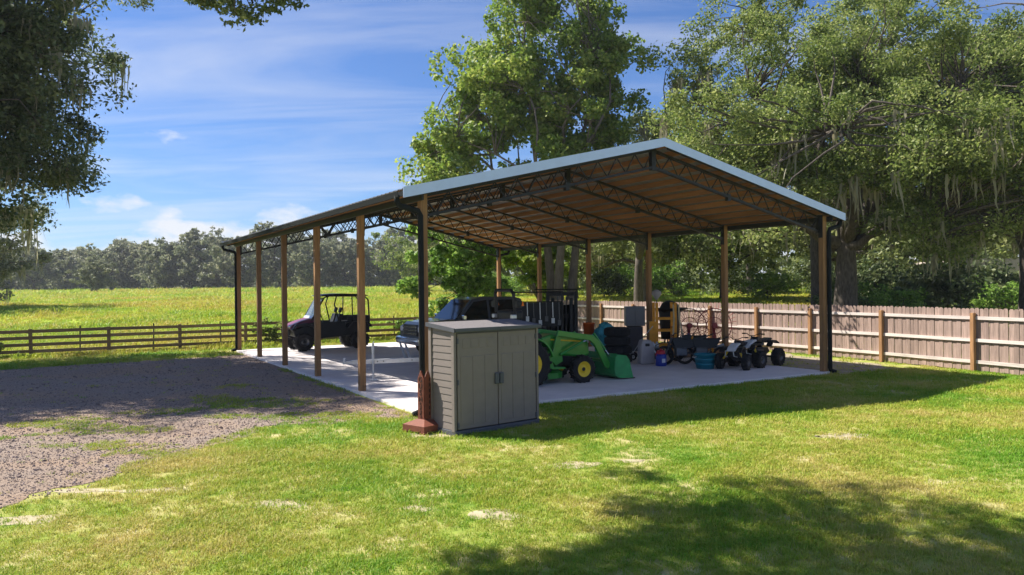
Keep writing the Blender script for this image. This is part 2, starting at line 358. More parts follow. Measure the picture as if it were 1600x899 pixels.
# ------------------------------------------------------------------ ground, drive, slab
def build_ground():
    ys = np.concatenate([np.arange(-40, 30, 5.0), np.arange(30, 80, 2.5), np.arange(80, 230, 10.0), np.array([230, 300, 450, 700, 1100, 2000])])
    xs = np.concatenate([np.array([-2000, -1000, -500, -300]), np.arange(-220, 221, 10.0), np.array([300, 500, 1000, 2000])])
    X, Y = np.meshgrid(xs, ys); Z = terrain(X, Y)
    V = np.stack([X, Y, Z], -1).reshape(-1, 3); nx = len(xs)
    F = [(j * nx + i, j * nx + i + 1, (j + 1) * nx + i + 1, (j + 1) * nx + i) for j in range(len(ys) - 1) for i in range(nx - 1)]
    kind(put('ground', np_mesh('ground', V, F, smooth=True), 'ground'), 'structure')
build_ground()
def poly_sheet(name, pts, z, mt, jag=0.12, step=0.15, seed=1):
    # irregular outline: resample the polygon and push it about with noise
    out = []; n = len(pts)
    for i in range(n):
        a = Vector(pts[i][:2]); b = Vector(pts[(i + 1) % n][:2]); k = max(1, int((b - a).length / step))
        j = jag if len(pts[i]) < 3 else pts[i][2]
        nn = (b - a).normalized(); nn = Vector((-nn.y, nn.x))
        for q in range(k):
            p = a.lerp(b, q / k); e = (vnoise([p.x], [p.y], 0.7, seed)[0] - .5) * 2 + (vnoise([p.x], [p.y], 0.22, seed + 3)[0] - .5)
            p = p + nn * (e * j); out.append((p.x, p.y, z))
    import bmesh
    bm = bmesh.new(); bvs = [bm.verts.new(p) for p in out]; f = bm.faces.new(bvs); f.normal_update()
    if f.normal.z < 0: f.normal_flip()
    bmesh.ops.triangulate(bm, faces=[f]); me = bpy.data.meshes.new(name); bm.to_mesh(me); bm.free()
    return put(name, me, mt)
GRAVEL = [(-1.95, 15.05), (-3.0, 14.6), (-4.7, 13.9), (-5.2, 11.5), (-5.5, 10.0), (-6.1, 8.6), (-7.5, 6.5), (-14, 2), (-34, 2), (-34, 24.0), (-16.6, 24.9), (-10.9, 29.2), (-10.9, 30.6, 0.02)]
kind(poly_sheet('gravel_drive', GRAVEL, 0.006, 'gravel', jag=0.3), 'structure')
SANDS = [((5.35, 12.63), .55, .30), ((1.68, 11.05), .30, .14), ((.93, 10.85), .34, .12), ((-1.45, 13.05), .5, .28), ((-5.1, 9.7), 1.0, .16), ((-6.0, 8.5), .9, .18), ((-2.7, 9.0), .3, .1), ((-1.2, 8.75), .25, .13), ((-.3, 8.5), .3, .14), ((7.5, 12.4), .22, .08)]
for i, ((x, y), rx, ry) in enumerate(SANDS):
    kind(poly_sheet('bare_sand', [(x + rx * math.cos(a) * (0.8 + .35 * random.random()), y + ry * math.sin(a) * (.8 + .35 * random.random())) for a in [k * PI / 7 for k in range(14)]], 0.0030 + .0006 * (i % 3), 'sand', jag=0.16, step=.035, seed=i), 'structure')
# bare strip of dirt under the right eave, between slab and fence
kind(poly_sheet('dirt_strip', [tuple(UV(*p))[:2] for p in ((12.3, 0.2), (12.6, -0.5), (14.0, -.9), (15.4, 0.3), (16.0, 5), (16.1, 12), (12.3, 12))], 0.004, 'dirt', jag=0.3, seed=9), 'structure')
def build_slab():
    # slab poured in joints, edges a little proud of the ground
    root = kind(MB().box((6.02, 9.1, 0.02), (12.3, 18.45, 0.1)).build('concrete_slab', 'concrete', None, UV(0, 0), (0, 0, TH), bevel=0.008), 'structure')
build_slab()

# ------------------------------------------------------------------ pole barn
EAVE_Z, RIDGE_Z, OV, RK = 4.41, 5.93, 0.53, 0.32
SL = (RIDGE_Z - EAVE_Z) / (BW / 2 + OV); SA = math.atan(SL)
def zr(u): return RIDGE_Z - abs(u - BW / 2) * SL
def build_barn():
    R = thing('pole_barn', 'open pole barn with timber posts, black steel trusses and metal gable roof', 'barn', UV(0, 0), TH)
    pm = MB().box((0, 0, 2.1), (0.15, 0.15, 4.2)).mesh('post')
    for u in (0.0, BW):
        for i in range(NB):
            o = put('post', pm, 'post', R, (u, i * BAY, 0.0), bevel=0.006)
            o.scale.z = (zr(u) - 0.16) / 4.2
            br = MB(); s = 1 if u == 0 else -1
            br.box((s * .081, 0, zr(u) - .45), (.012, .13, .62)); br.build('bracket_plate', 'steel', R, (u, i * BAY, 0))
    # ribbed roof panels, both slopes
    L = (BW / 2 + OV) / math.cos(SA); PW = 0.9144; v0 = -RK; v1 = (NB - 1) * BAY + RK; npan = int(round((v1 - v0) / PW)); PW = (v1 - v0) / npan
    prof = []
    for k in range(4):
        y = k * PW / 4; prof += [(y, 0), (y + .16, 0), (y + .175, .02), (y + .205, .02), (y + PW / 4 - .0015, 0)]
    V = []; F = []
    for x in (0, L):
        V += [(x, a, b) for a, b in prof]
    n = len(prof); V += [(p[0], p[1], p[2] - .003) for p in V]
    for i in range(n - 1):
        F += [(i, i + n, i + n + 1, i + 1), (2 * n + i, 2 * n + i + 1, 3 * n + i + 1, 3 * n + i)]
    F += [(i + n, 3 * n + i, 3 * n + i + 1, n + i + 1) for i in range(n - 1)]
    pmesh = MB().add(V, F).mesh('roof_panel')
    for side in (0, 1):
        for k in range(npan):
            if side == 0: put('roof_panel', pmesh, 'galv', R, (BW / 2, v0 + (k + 1) * PW, RIDGE_Z), (0, SA, PI))
            else: put('roof_panel', pmesh, 'galv', R, (BW / 2, v0 + k * PW, RIDGE_Z), (0, SA, 0))
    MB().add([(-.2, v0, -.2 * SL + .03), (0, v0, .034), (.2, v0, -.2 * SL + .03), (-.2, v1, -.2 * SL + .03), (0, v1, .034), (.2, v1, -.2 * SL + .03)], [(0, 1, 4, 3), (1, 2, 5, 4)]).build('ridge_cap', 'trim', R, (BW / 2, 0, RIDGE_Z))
    # purlins, boards on edge, following the slope
    for side in (-1, 1):
        for k in range(13):
            d = 0.12 + k * (BW / 2 + OV - .25) / 12
            u = BW / 2 + side * d
            b = MB().box((0, 0, 0), (0.04, v1 - v0 - .04, 0.14)); b.build('purlin', 'purlin', R, (u, (v0 + v1) / 2, zr(u) - 0.075 / math.cos(SA)), (0, side * SA, 0))
    # rake trim (front and back), L-shaped
    for v, sgn in ((v0, -1), (v1, 1)):
        for side in (-1, 1):
            a = MB(); t = .012
            ue = BW / 2 + side * (BW / 2 + OV + .01)
            z0, z1 = RIDGE_Z + .035, EAVE_Z + .035
            y0, y1 = (v - .02, v - .02 + t) if sgn < 0 else (v + .008, v + .02)
            h = .205
            a.add([(BW / 2, y0, z0), (ue, y0, z1), (ue, y0, z1 - h), (BW / 2, y0, z0 - h), (BW / 2, y1, z0), (ue, y1, z1), (ue, y1, z1 - h), (BW / 2, y1, z0 - h)],
                  [(0, 1, 2, 3), (7, 6, 5, 4), (0, 4, 5, 1), (3, 2, 6, 7), (1, 5, 6, 2)])
            yy = (y0, y0 + .16) if sgn < 0 else (y1 - .16, y1)
            a.add([(BW / 2, yy[0], z0 + .002), (ue, yy[0], z1 + .002), (ue, yy[1], z1 + .002), (BW / 2, yy[1], z0 + .002)], [(0, 1, 2, 3)])
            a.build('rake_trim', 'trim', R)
            # timber fly rafter tucked behind it
            yb = v + (.05 if sgn < 0 else -.05)
            c = Vector(((BW / 2 + ue) / 2, yb, (z0 + z1) / 2 - .16)); ln = L - .3
            MB().box((0, 0, 0), (ln, .04, .12)).build('fly_rafter', 'steel', R, c, (0, side * SA, 0))
    # trusses: parallel chords, zig-zag webs, a plate at the ridge; webs are pieces of their own
    DZ_T, DZ_B = .20, .60
    half = BW / 2 - .08; nw = 11
    dx = half / nw
    wm = {}
    for i in range(NB):
        for side in (-1, 1):
            y = i * BAY + (0.10 if i == 0 else (-.10 if i == NB - 1 else 0.0))
            t = MB()
            for dz, hh in ((DZ_T, .05), (DZ_B, .06)):
                for yo in (-.03, .03):
                    ua, ub = BW / 2, BW / 2 + side * half
                    c = ((ua + ub) / 2, y + yo, (zr(ua) + zr(ub)) / 2 - dz)
                    t.box(c, (half / math.cos(SA), .035, hh), Matrix.Rotation(side * SA, 3, 'Y'))
            t.box((BW / 2 + side * half, y, zr(BW / 2 + side * half) - .40), (.05, .1, .5))
            if side < 0: t.box((BW / 2, y, RIDGE_Z - .40), (.13, .11, .56))
            # bolted splice a third of the way along
            us = BW / 2 + side * half * .42
            t.box((us, y, zr(us) - .62), (.10, .10, .18))
            T = t.build('truss', 'steel', R)
            for k in range(nw):
                for q in range(2):
                    ua = BW / 2 + side * (dx * (k + (0 if q == 0 else .5))); ub = BW / 2 + side * (dx * (k + (.5 if q == 0 else 1.0)))
                    za = zr(ua) - (DZ_T if q == 0 else DZ_B); zb = zr(ub) - (DZ_B if q == 0 else DZ_T)
                    key = (side, q)
                    if key not in wm:
                        wm[key] = MB().tube([(0, 0, 0), (ub - ua, 0, zb - za)], .016, 5).mesh('web_bar')
                    put('web_bar', wm[key], 'steel', T, (ua, y, za))
    # knee trusses along the eave between the first posts
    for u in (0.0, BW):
        e = MB().box((u + (-.1 if u == 0 else .1), (NB - 1) * BAY / 2, zr(u) - .24), (.045, (NB - 1) * BAY + .5, .13)); e.build('eave_beam', 'steel', R)  # black tone takes in the shade below the gutter as well as dark steel
    # gutters and downspouts
    for u, sg in ((-OV - .06, -1), (BW + OV + .06, 1)):
        zz = EAVE_Z - .03
        prof = [(-.06, 0), (-.06, -.10), (.04, -.12), (.06, -.02), (.066, -.02), (.048, -.127), (-.066, -.106), (-.066, 0)]
        g = MB(); n = len(prof)
        vs = [(u + sg * a, v0, zz + b) for a, b in prof] + [(u + sg * a, v1, zz + b) for a, b in prof]
        g.add(vs, [(i, (i + 1) % n, (i + 1) % n + n, i + n) for i in range(n)] + [tuple(range(n)), tuple(range(2 * n - 1, n - 1, -1))])
        g.build('gutter', 'gutter', R)
        for v in (0.0, (NB - 1) * BAY):
            up = 0.0 if sg < 0 else BW
            d = MB(); yy = v - .13 if v == 0 else v + .02
            x1 = up + sg * .10
            d.tube([(u, yy, zz - .08), (u, yy, zz - .2), (u - sg * .05, yy, zz - .27), (x1 + sg * .05, yy, zz - .36), (x1, yy, zz - .45), (x1, yy, .16), (x1 + sg * .03, yy, .10), (x1 + sg * .2, yy - .02, .05)], .06, 8)
            d.build('downspout', 'gutter', R, smooth=True)
    return R
build_barn()

# ------------------------------------------------------------------ shed and name post
def build_shed():
    a = math.atan2(1.17, 1.44)
    R = thing('storage_shed', 'taupe plastic storage shed with double doors standing at the barn corner', 'shed', (-.97, 12.93, 0), a)
    Wd, D, HF, HB = 1.84, 0.80, 1.79, 1.87     # local x right, y back
    MB().box((Wd / 2, D / 2, .045), (Wd + .03, D + .03, .09)).build('base', 'shed_dark', R, bevel=.01)
    # left and right walls: lapped boards, each its own piece
    for sx, nm in ((0.02, 'left'), (Wd - .02, 'right')):
        wl = MB().add([(sx - .012, .03, .09), (sx + .012, .03, .09), (sx + .012, D - .03, .09), (sx - .012, D - .03, .09), (sx - .012, .03, HF - .03), (sx + .012, .03, HF - .03), (sx + .012, D - .03, HB - .03), (sx - .012, D - .03, HB - .03)],
                      [(0, 1, 2, 3), (4, 7, 6, 5), (0, 4, 5, 1), (1, 5, 6, 2), (2, 6, 7, 3), (3, 7, 4, 0)]).build('side_wall', 'shed', R)
        s = -1 if nm == 'left' else 1
        nb = 14; hh = (HF - .13) / nb
        bm_ = MB().add([(0, 0, 0), (0, 0, hh - .006), (0, D - .22, hh - .006), (0, D - .22, 0), (s * .013, 0, 0), (s * .004, 0, hh - .006), (s * .004, D - .22, hh - .006), (s * .013, D - .22, 0)],
                      [(0, 1, 2, 3), (7, 6, 5, 4), (0, 4, 5, 1), (1, 5, 6, 2), (2, 6, 7, 3), (3, 7, 4, 0)]).mesh('lap_board')
        for k in range(nb): put('lap_board', bm_, 'shed', wl, (sx + s * .012, .11, .10 + k * hh))
        for yy in (.05, D - .05): MB().box((sx + s * .018, yy, (HF + .06) / 2), (.05, .09, HF - .06 + (.06 if yy > .5 else -.02))).build('corner_trim', 'shed', R, bevel=.008)
    MB().box((Wd / 2, D - .02, HB / 2 + .02), (Wd - .08, .03, HB - .12)).build('back_wall', 'shed', R)
    MB().box((Wd / 2, .05, HF - .03), (Wd - .04, .06, .07)).build('header', 'shed_dark', R)
    # doors
    for k, x0 in enumerate((.05, Wd / 2 + .008)):
        wdt = Wd / 2 - .058
        d = MB().box((wdt / 2, 0, .86), (wdt, .035, 1.63)).build('door', 'shed', R, (x0, .022, .06), bevel=.01)
        # moulded relief: tall planks below, small squares above
        for q in range(3):
            MB().box((wdt * (.2 + .3 * q), -.019, .70), (wdt * .27, .012, 1.16)).build('door_panel', 'shed', d, bevel=.005)
        for q in range(4):
            MB().box((wdt * (.2 + .2 * q), -.019, 1.50), (wdt * .15, .010, .16)).build('moulded_square', 'shed', d, bevel=.005)
        hx = wdt - .045 if k == 0 else .045
        MB().box((hx, -.045, .86), (.085, .05, .20)).build('handle', 'shed_dark', d, bevel=.018)
        for hz in (.12, .85, 1.55):
            MB().box((0.0 if k == 0 else wdt, -.022, hz), (.03, .03, .09)).build('hinge', 'shed_dark', d)
    # roof in two halves with a dark lip
    rb = MB()
    sl = math.atan2(HB - HF, D)
    for k, (xa, xb) in enumerate(((-.03, Wd / 2 - .002), (Wd / 2 + .002, Wd + .03))):
        p = MB().add([(xa, -.04, HF), (xb, -.04, HF), (xb, D + .02, HB), (xa, D + .02, HB), (xa, -.04, HF + .035), (xb, -.04, HF + .035), (xb, D + .02, HB + .035), (xa, D + .02, HB + .035)],
                     [(0, 3, 2, 1), (4, 5, 6, 7), (0, 1, 5, 4), (1, 2, 6, 5), (2, 3, 7, 6), (3, 0, 4, 7)]).build('roof_half', 'shed_roof', R)
        MB().box(((xa + xb) / 2, -.055, HF + .005), (xb - xa, .03, .065)).build('roof_lip', 'shed_dark', p, bevel=.008)
        xs = xa - .012 if k == 0 else xb + .012
        MB().add([(xs - .012, -.05, HF - .03), (xs + .012, -.05, HF - .03), (xs + .012, D + .03, HB - .03), (xs - .012, D + .03, HB - .03), (xs - .012, -.05, HF + .04), (xs + .012, -.05, HF + .04), (xs + .012, D + .03, HB + .04), (xs - .012, D + .03, HB + .04)],
                 [(0, 3, 2, 1), (4, 5, 6, 7), (0, 1, 5, 4), (1, 2, 6, 5), (2, 3, 7, 6), (3, 0, 4, 7)]).build('roof_lip', 'shed_dark', p)
build_shed()

def text_mesh(ch, size, depth):
    cu = bpy.data.curves.new('letter', 'FONT'); cu.body = ch; cu.size = size; cu.extrude = depth; cu.align_x = 'CENTER'; cu.align_y = 'CENTER'
    o = bpy.data.objects.new('letter_tmp', cu); COL.objects.link(o)
    bpy.context.view_layer.update()
    me = bpy.data.meshes.new_from_object(o.evaluated_get(bpy.context.evaluated_depsgraph_get()))
    bpy.data.objects.remove(o); return me
def build_sign():
    a = math.radians(50)
    R = thing('name_post', 'red-brown steel name post on a square base between downspout and shed', 'sign', (-1.56, 13.47, 0), a)
    b = MB(); s = .27
    for i in range(4):
        q = math.pi / 4 + i * PI / 2
        b.box((math.cos(q) * s * 1.13, math.sin(q) * s * 1.13, .02), (.12, .12, .04))
    h0, h1 = .035, .14
    b.box((0, 0, (h0 + h1) / 2), (2 * s, 2 * s, h1 - h0))
    b.build('base', 'rust', R)
    t = .09
    MB().add([(-s, -s, h1), (s, -s, h1), (s, s, h1), (-s, s, h1), (-t, -t, .225), (t, -t, .225), (t, t, .225), (-t, t, .225)],
             [(0, 1, 5, 4), (1, 2, 6, 5), (2, 3, 7, 6), (3, 0, 4, 7), (4, 5, 6, 7)]).build('base_cap', 'rust', R)
    # four face plates with pointed tops
    hw = .074; top = 1.06
    pl = [(-hw, .2), (hw, .2), (hw, top - .12), (hw * .12, top), (-hw * .12, top), (-hw, top - .12)]
    pm = MB().prism(pl, -.006, .006).mesh('face_plate')
    plates = []
    for i in range(4):
        ang = i * PI / 2
        o = put('face_plate', pm, 'rust', R, (math.sin(ang) * .082, -math.cos(ang) * .082, 0), (0, 0, ang)); plates.append(o)
    zs = [.915, .80, .685, .57, .47, .38, .29]
    lit = plates[3]      # faces left in the photograph
    for k, ch in enumerate('GUSHSSS'):
        me = text_mesh(ch, .13 if k < 4 else .11, .004)
        put('letter', me, 'letter', lit, (0, -.009, zs[k]), (PI / 2, 0, 0))
    dk = plates[0]
    for k in range(7):
        MB().box((.04, -.008, .32 + k * .1), (.022, .008, .06)).build('cut_slot', 'letter', dk)
build_sign()

# ------------------------------------------------------------------ fences
def build_privacy():
    R = thing('privacy_fence', 'weathered picket privacy fence with brown posts running along the right side', 'fence')
    line = [(15.35, -5.6), (15.85, -2.05), (16.25, 1.0), (16.4, 3.8), (16.4, 6.2), (16.4, 8.6), (16.4, 11.0), (16.4, 13.4), (16.4, 15.8), (16.4, 18.3), (16.4, 20.8)]
    P = [UV(*p) for p in line]
    pm = MB().add([(-.066, -.008, 0), (.066, -.008, 0), (.066, .008, 0), (-.066, .008, 0), (-.066, -.008, 1.70), (.066, -.008, 1.70), (.066, .008, 1.70), (-.066, .008, 1.70), (-.035, -.008, 1.74), (.035, -.008, 1.74), (.035, .008, 1.74), (-.035, .008, 1.74)],
                  [(0, 1, 5, 4), (1, 2, 6, 5), (2, 3, 7, 6), (3, 0, 4, 7), (4, 5, 9, 8), (5, 6, 10, 9), (6, 7, 11, 10), (7, 4, 8, 11), (8, 9, 10, 11)]).mesh('picket')
    po = MB().box((0, 0, .82), (.11, .11, 1.64)).mesh('post')
    rm = {}
    for i in range(len(P)):
        d = (P[min(i + 1, len(P) - 1)] - P[max(i - 1, 0)]); rz = math.atan2(d.y, d.x)
        nrm = Vector((-math.sin(rz), math.cos(rz), 0))      # points to the barn side
        put('post', po, 'fpost', R, P[i] + nrm * .10, (0, 0, rz), bevel=.008)
    for i in range(len(P) - 1):
        a, b = P[i], P[i + 1]; d = b - a; ln = d.length; rz = math.atan2(d.y, d.x); nrm = Vector((-math.sin(rz), math.cos(rz), 0))
        for z in (.28, .88, 1.50):
            MB().box((0, 0, 0), (ln - .12, .04, .09)).build('rail', 'rail', R, (a + b) / 2 + nrm * .055 + Vector((0, 0, z)), (0, 0, rz))
        n = int(round(ln / .139))
        for k in range(n):
            p = a.lerp(b, (k + .5) / n)
            o = put('picket', pm, 'picket', R, p + nrm * (.01 + .012 * (k % 2)) + Vector((0, 0, .03 + random.uniform(-.012, .012))), (0, random.uniform(-.008, .008), rz + random.uniform(-.03, .03)))
build_privacy()
def build_pasture_fence():
    R = thing('pasture_fence', 'brown four-rail board fence between the drive and the green pasture', 'fence')
    pts = [UV(u, 20.9 - .012 * abs(u)) for u in (-16.5, -13.4, -10.3, -7.2, -4.55, -1.9, .75, 3.4, 6.05, 8.7, 11.35, 14.0, 16.35)]
    po = MB().box((0, 0, .54), (.13, .07, 1.08)).mesh('post')
    tp = MB().tube([(0, 0, 0), (0, 0, 1.15)], .028, 5).mesh('stake')
    for i, p in enumerate(pts):
        put('post', po, 'board', R, p - Vector(BD.to_3d()) * .04, (0, random.uniform(-.02, .02), TH))
        if i < len(pts) - 1:
            a, b = p, pts[i + 1]; d = b - a; rz = math.atan2(d.y, d.x)
            for z in (.22, .48, .74, .99):
                MB().box((0, 0, 0), (d.length - .01, .03, .125)).build('rail', 'board', R, (a + b) / 2 + Vector((0, 0, z + random.uniform(-.012, .012))), (0, random.uniform(-.006, .006), rz))
            q = a.lerp(b, .62); put('stake', tp, 'steel', R, q + Vector(BD.to_3d()) * .06, (random.uniform(-.05, .05), random.uniform(-.06, .06), 0))
build_pasture_fence()

# ------------------------------------------------------------------ wheels and vehicles (local +x forward, y left)
def wheel(parent, c, r, wd, rim_mat='rim', rr=.55, lugs=0, rimname='rim'):
    h = wd / 2
    t = MB().lathe([(r * rr, -h * .8), (r * .86, -h), (r * .97, -h * .8), (r, -h * .4), (r, h * .4), (r * .97, h * .8), (r * .86, h), (r * rr, h * .8), (r * rr, -h * .8)], axis='y', n=28)
    if lugs:
        for k in range(lugs):
            a = 2 * PI * k / lugs
            for s in (-1, 1):
                an = a + (PI / lugs if s > 0 else 0)
                t.box((math.cos(an) * r * 1.0, s * h * .48, math.sin(an) * r * 1.0), (r * .09, h * .85, r * .10), Matrix.Rotation(-an, 3, 'Y') @ Matrix.Rotation(.5 * s, 3, 'X'))
    w_ = t.build('wheel', 'rubber', parent, c, smooth=False)
    q = MB()
    for s in (-1, 1):
        q.lathe([(r * rr * 1.02, s * h * .82), (r * rr * .92, s * h * .78), (r * rr * .78, s * h * .35), (r * rr * .34, s * h * .30), (r * rr * .30, s * h * .55), (0.001, s * h * .55)], axis='y', n=24)
    q.build(rimname, rim_mat, w_, smooth=True)
    hb = MB().lathe([(r * rr * .26, -h * .62), (r * rr * .26, h * .62)], axis='y', n=12)
    hb.lathe([(r * rr * .26, h * .62), (.001, h * .66)], axis='y', n=12); hb.lathe([(r * rr * .26, -h * .62), (.001, -h * .66)], axis='y', n=12)
    hb.build('hub', 'black', w_)
    return w_
def build_utv():
    p = UV(3.1, 16.65, .07)
    R = thing('utility_vehicle', 'black and maroon side-by-side utility vehicle parked at the far left of the slab', 'utility vehicle', p, TH + PI); R.scale = (1.11, 1.06, 1.03)
    B = lambda: MB()
    B().prism([(1.30, .55), (1.36, .80), (.62, 1.02), (.55, .62), (-.45, .58), (-.55, 1.0), (-1.42, 1.0), (-1.45, .62), (-.9, .55), (.7, .42)], -.56, .56).build('body', 'black', R, bevel=.03)
    B().prism([(1.47, .86), (1.40, .99), (1.05, 1.14), (.60, 1.27), (.56, 1.10), (1.0, .98), (1.38, .80)], -.50, .50).build('hood', 'maroon', R, bevel=.03)
    for s in (-1, 1):
        B().prism([(1.46, .82), (1.30, 1.02), (.85, 1.06), (.60, .92), (.62, .84), (.86, .97), (1.25, .93), (1.40, .76)], s * .48, s * .74).build('front_fender', 'black', R, bevel=.015)
        B().prism([(-.55, .85), (-.70, 1.06), (-1.35, 1.06), (-1.5, .85), (-1.42, .83), (-1.3, .97), (-.75, .97), (-.62, .82)], s * .48, s * .74).build('rear_fender', 'black', R, bevel=.015)
        B().prism([(.52, .50), (.56, 1.0), (.30, 1.10), (-.48, 1.08), (-.52, .62), (-.40, .50)], s * .60, s * .64).build('door', 'black', R, bevel=.01)
        hl = B().box((1.42, s * .34, .90), (.08, .20, .09)).build('headlight', 'chrome', R, bevel=.015)
        # cage
        B().tube([(.72, s * .60, 1.15), (.25, s * .56, 2.02), (.05, s * .54, 2.08), (-1.25, s * .54, 2.06), (-1.38, s * .58, 1.9), (-1.42, s * .60, 1.02)], .028, 8).build('cage_rail', 'black', R, smooth=True)
        B().tube([(-.28, s * .60, 1.05), (-.12, s * .56, 1.75), (-.2, s * .54, 2.06)], .025, 8).build('cage_post', 'black', R, smooth=True)
        B().tube([(-.78, s * .60, 1.02), (-.78, s * .54, 2.06)], .022, 8).build('cage_post', 'black', R, smooth=True)
        B().box((.45, s * .72, 1.33), (.05, .16, .12)).build('side_mirror', 'black', R, bevel=.02)
    B().prism([(.42, 2.07), (.25, 2.14), (-.4, 2.17), (-1.2, 2.14), (-1.42, 2.05), (-1.2, 2.08), (-.4, 2.11), (.22, 2.09)], -.64, .64).build('roof', 'black', R, bevel=.02)
    B().add([(.70, -.54, 1.22), (.70, .54, 1.22), (.28, .50, 2.02), (.28, -.50, 2.02), (.69, -.54, 1.215), (.69, .54, 1.215), (.27, .50, 2.015), (.27, -.50, 2.015)],
            [(0, 1, 2, 3), (7, 6, 5, 4), (0, 4, 5, 1), (1, 5, 6, 2), (2, 6, 7, 3), (3, 7, 4, 0)]).build('windshield', 'glass', R)
    B().add([(.74, -.56, 1.20), (.74, .56, 1.20), (.66, .56, 1.32), (.66, -.56, 1.32)], [(0, 1, 2, 3)]).build('windshield_strip', 'alu', R)
    for sy in (-.28, .28):
        s_ = B().prism([(.28, .72), (.30, .84), (-.16, .80), (-.34, 1.38), (-.46, 1.36), (-.30, .72)], sy - .21, sy + .21).build('seat', 'black', R, bevel=.03)
        B().box((-.42, sy, 1.52), (.09, .20, .20), Matrix.Rotation(-.25, 3, 'Y')).build('headrest', 'black', s_, bevel=.03)
        B().tube([(-.38, sy, 1.36), (-.42, sy, 1.48)], .02, 6).build('headrest_stem', 'black', s_)
    a = [k * 2 * PI / 14 for k in range(15)]
    B().tube([(.30 + .06 * math.cos(t), .28 + .17 * math.sin(t), 1.22 + .15 * math.cos(t)) for t in a], .016, 6, cap=False).build('steering_wheel', 'black', R)
    cb = B(); cb.box((-1.02, 0, 1.06), (.86, 1.12, .04))
    for s in (-1, 1): cb.box((-1.02, s * .56, 1.18), (.86, .04, .22))
    cb.box((-1.44, 0, 1.18), (.04, 1.12, .22)); cb.build('cargo_bed', 'black', R)
    B().tube([(1.40, -.5, .50), (1.52, -.42, .56), (1.54, -.38, .82), (1.54, .38, .82), (1.52, .42, .56), (1.40, .5, .50)], .025, 8).build('bumper', 'black', R, smooth=True)
    B().box((1.44, 0, .72), (.06, .62, .22)).build('grille', 'black', R, bevel=.01)
    B().tube([(-1.40, -.62, 1.2), (-1.44, -.64, 2.55)], .006, 5).build('antenna', 'black', R)
    for x in (1.02, -1.02):
        B().tube([(x, -.5, .36), (x, .5, .36)], .04, 8).build('axle', 'black', R)
        for s in (-1, 1): wheel(R, (x, s * .62, .345), .345, .27, 'rim', .5, 16)
build_utv()
def arch(cx, r, z, a0=0, a1=PI, n=10): return [(cx + r * math.cos(a0 + (a1 - a0) * k / n), z + r * math.sin(a0 + (a1 - a0) * k / n)) for k in range(n + 1)]
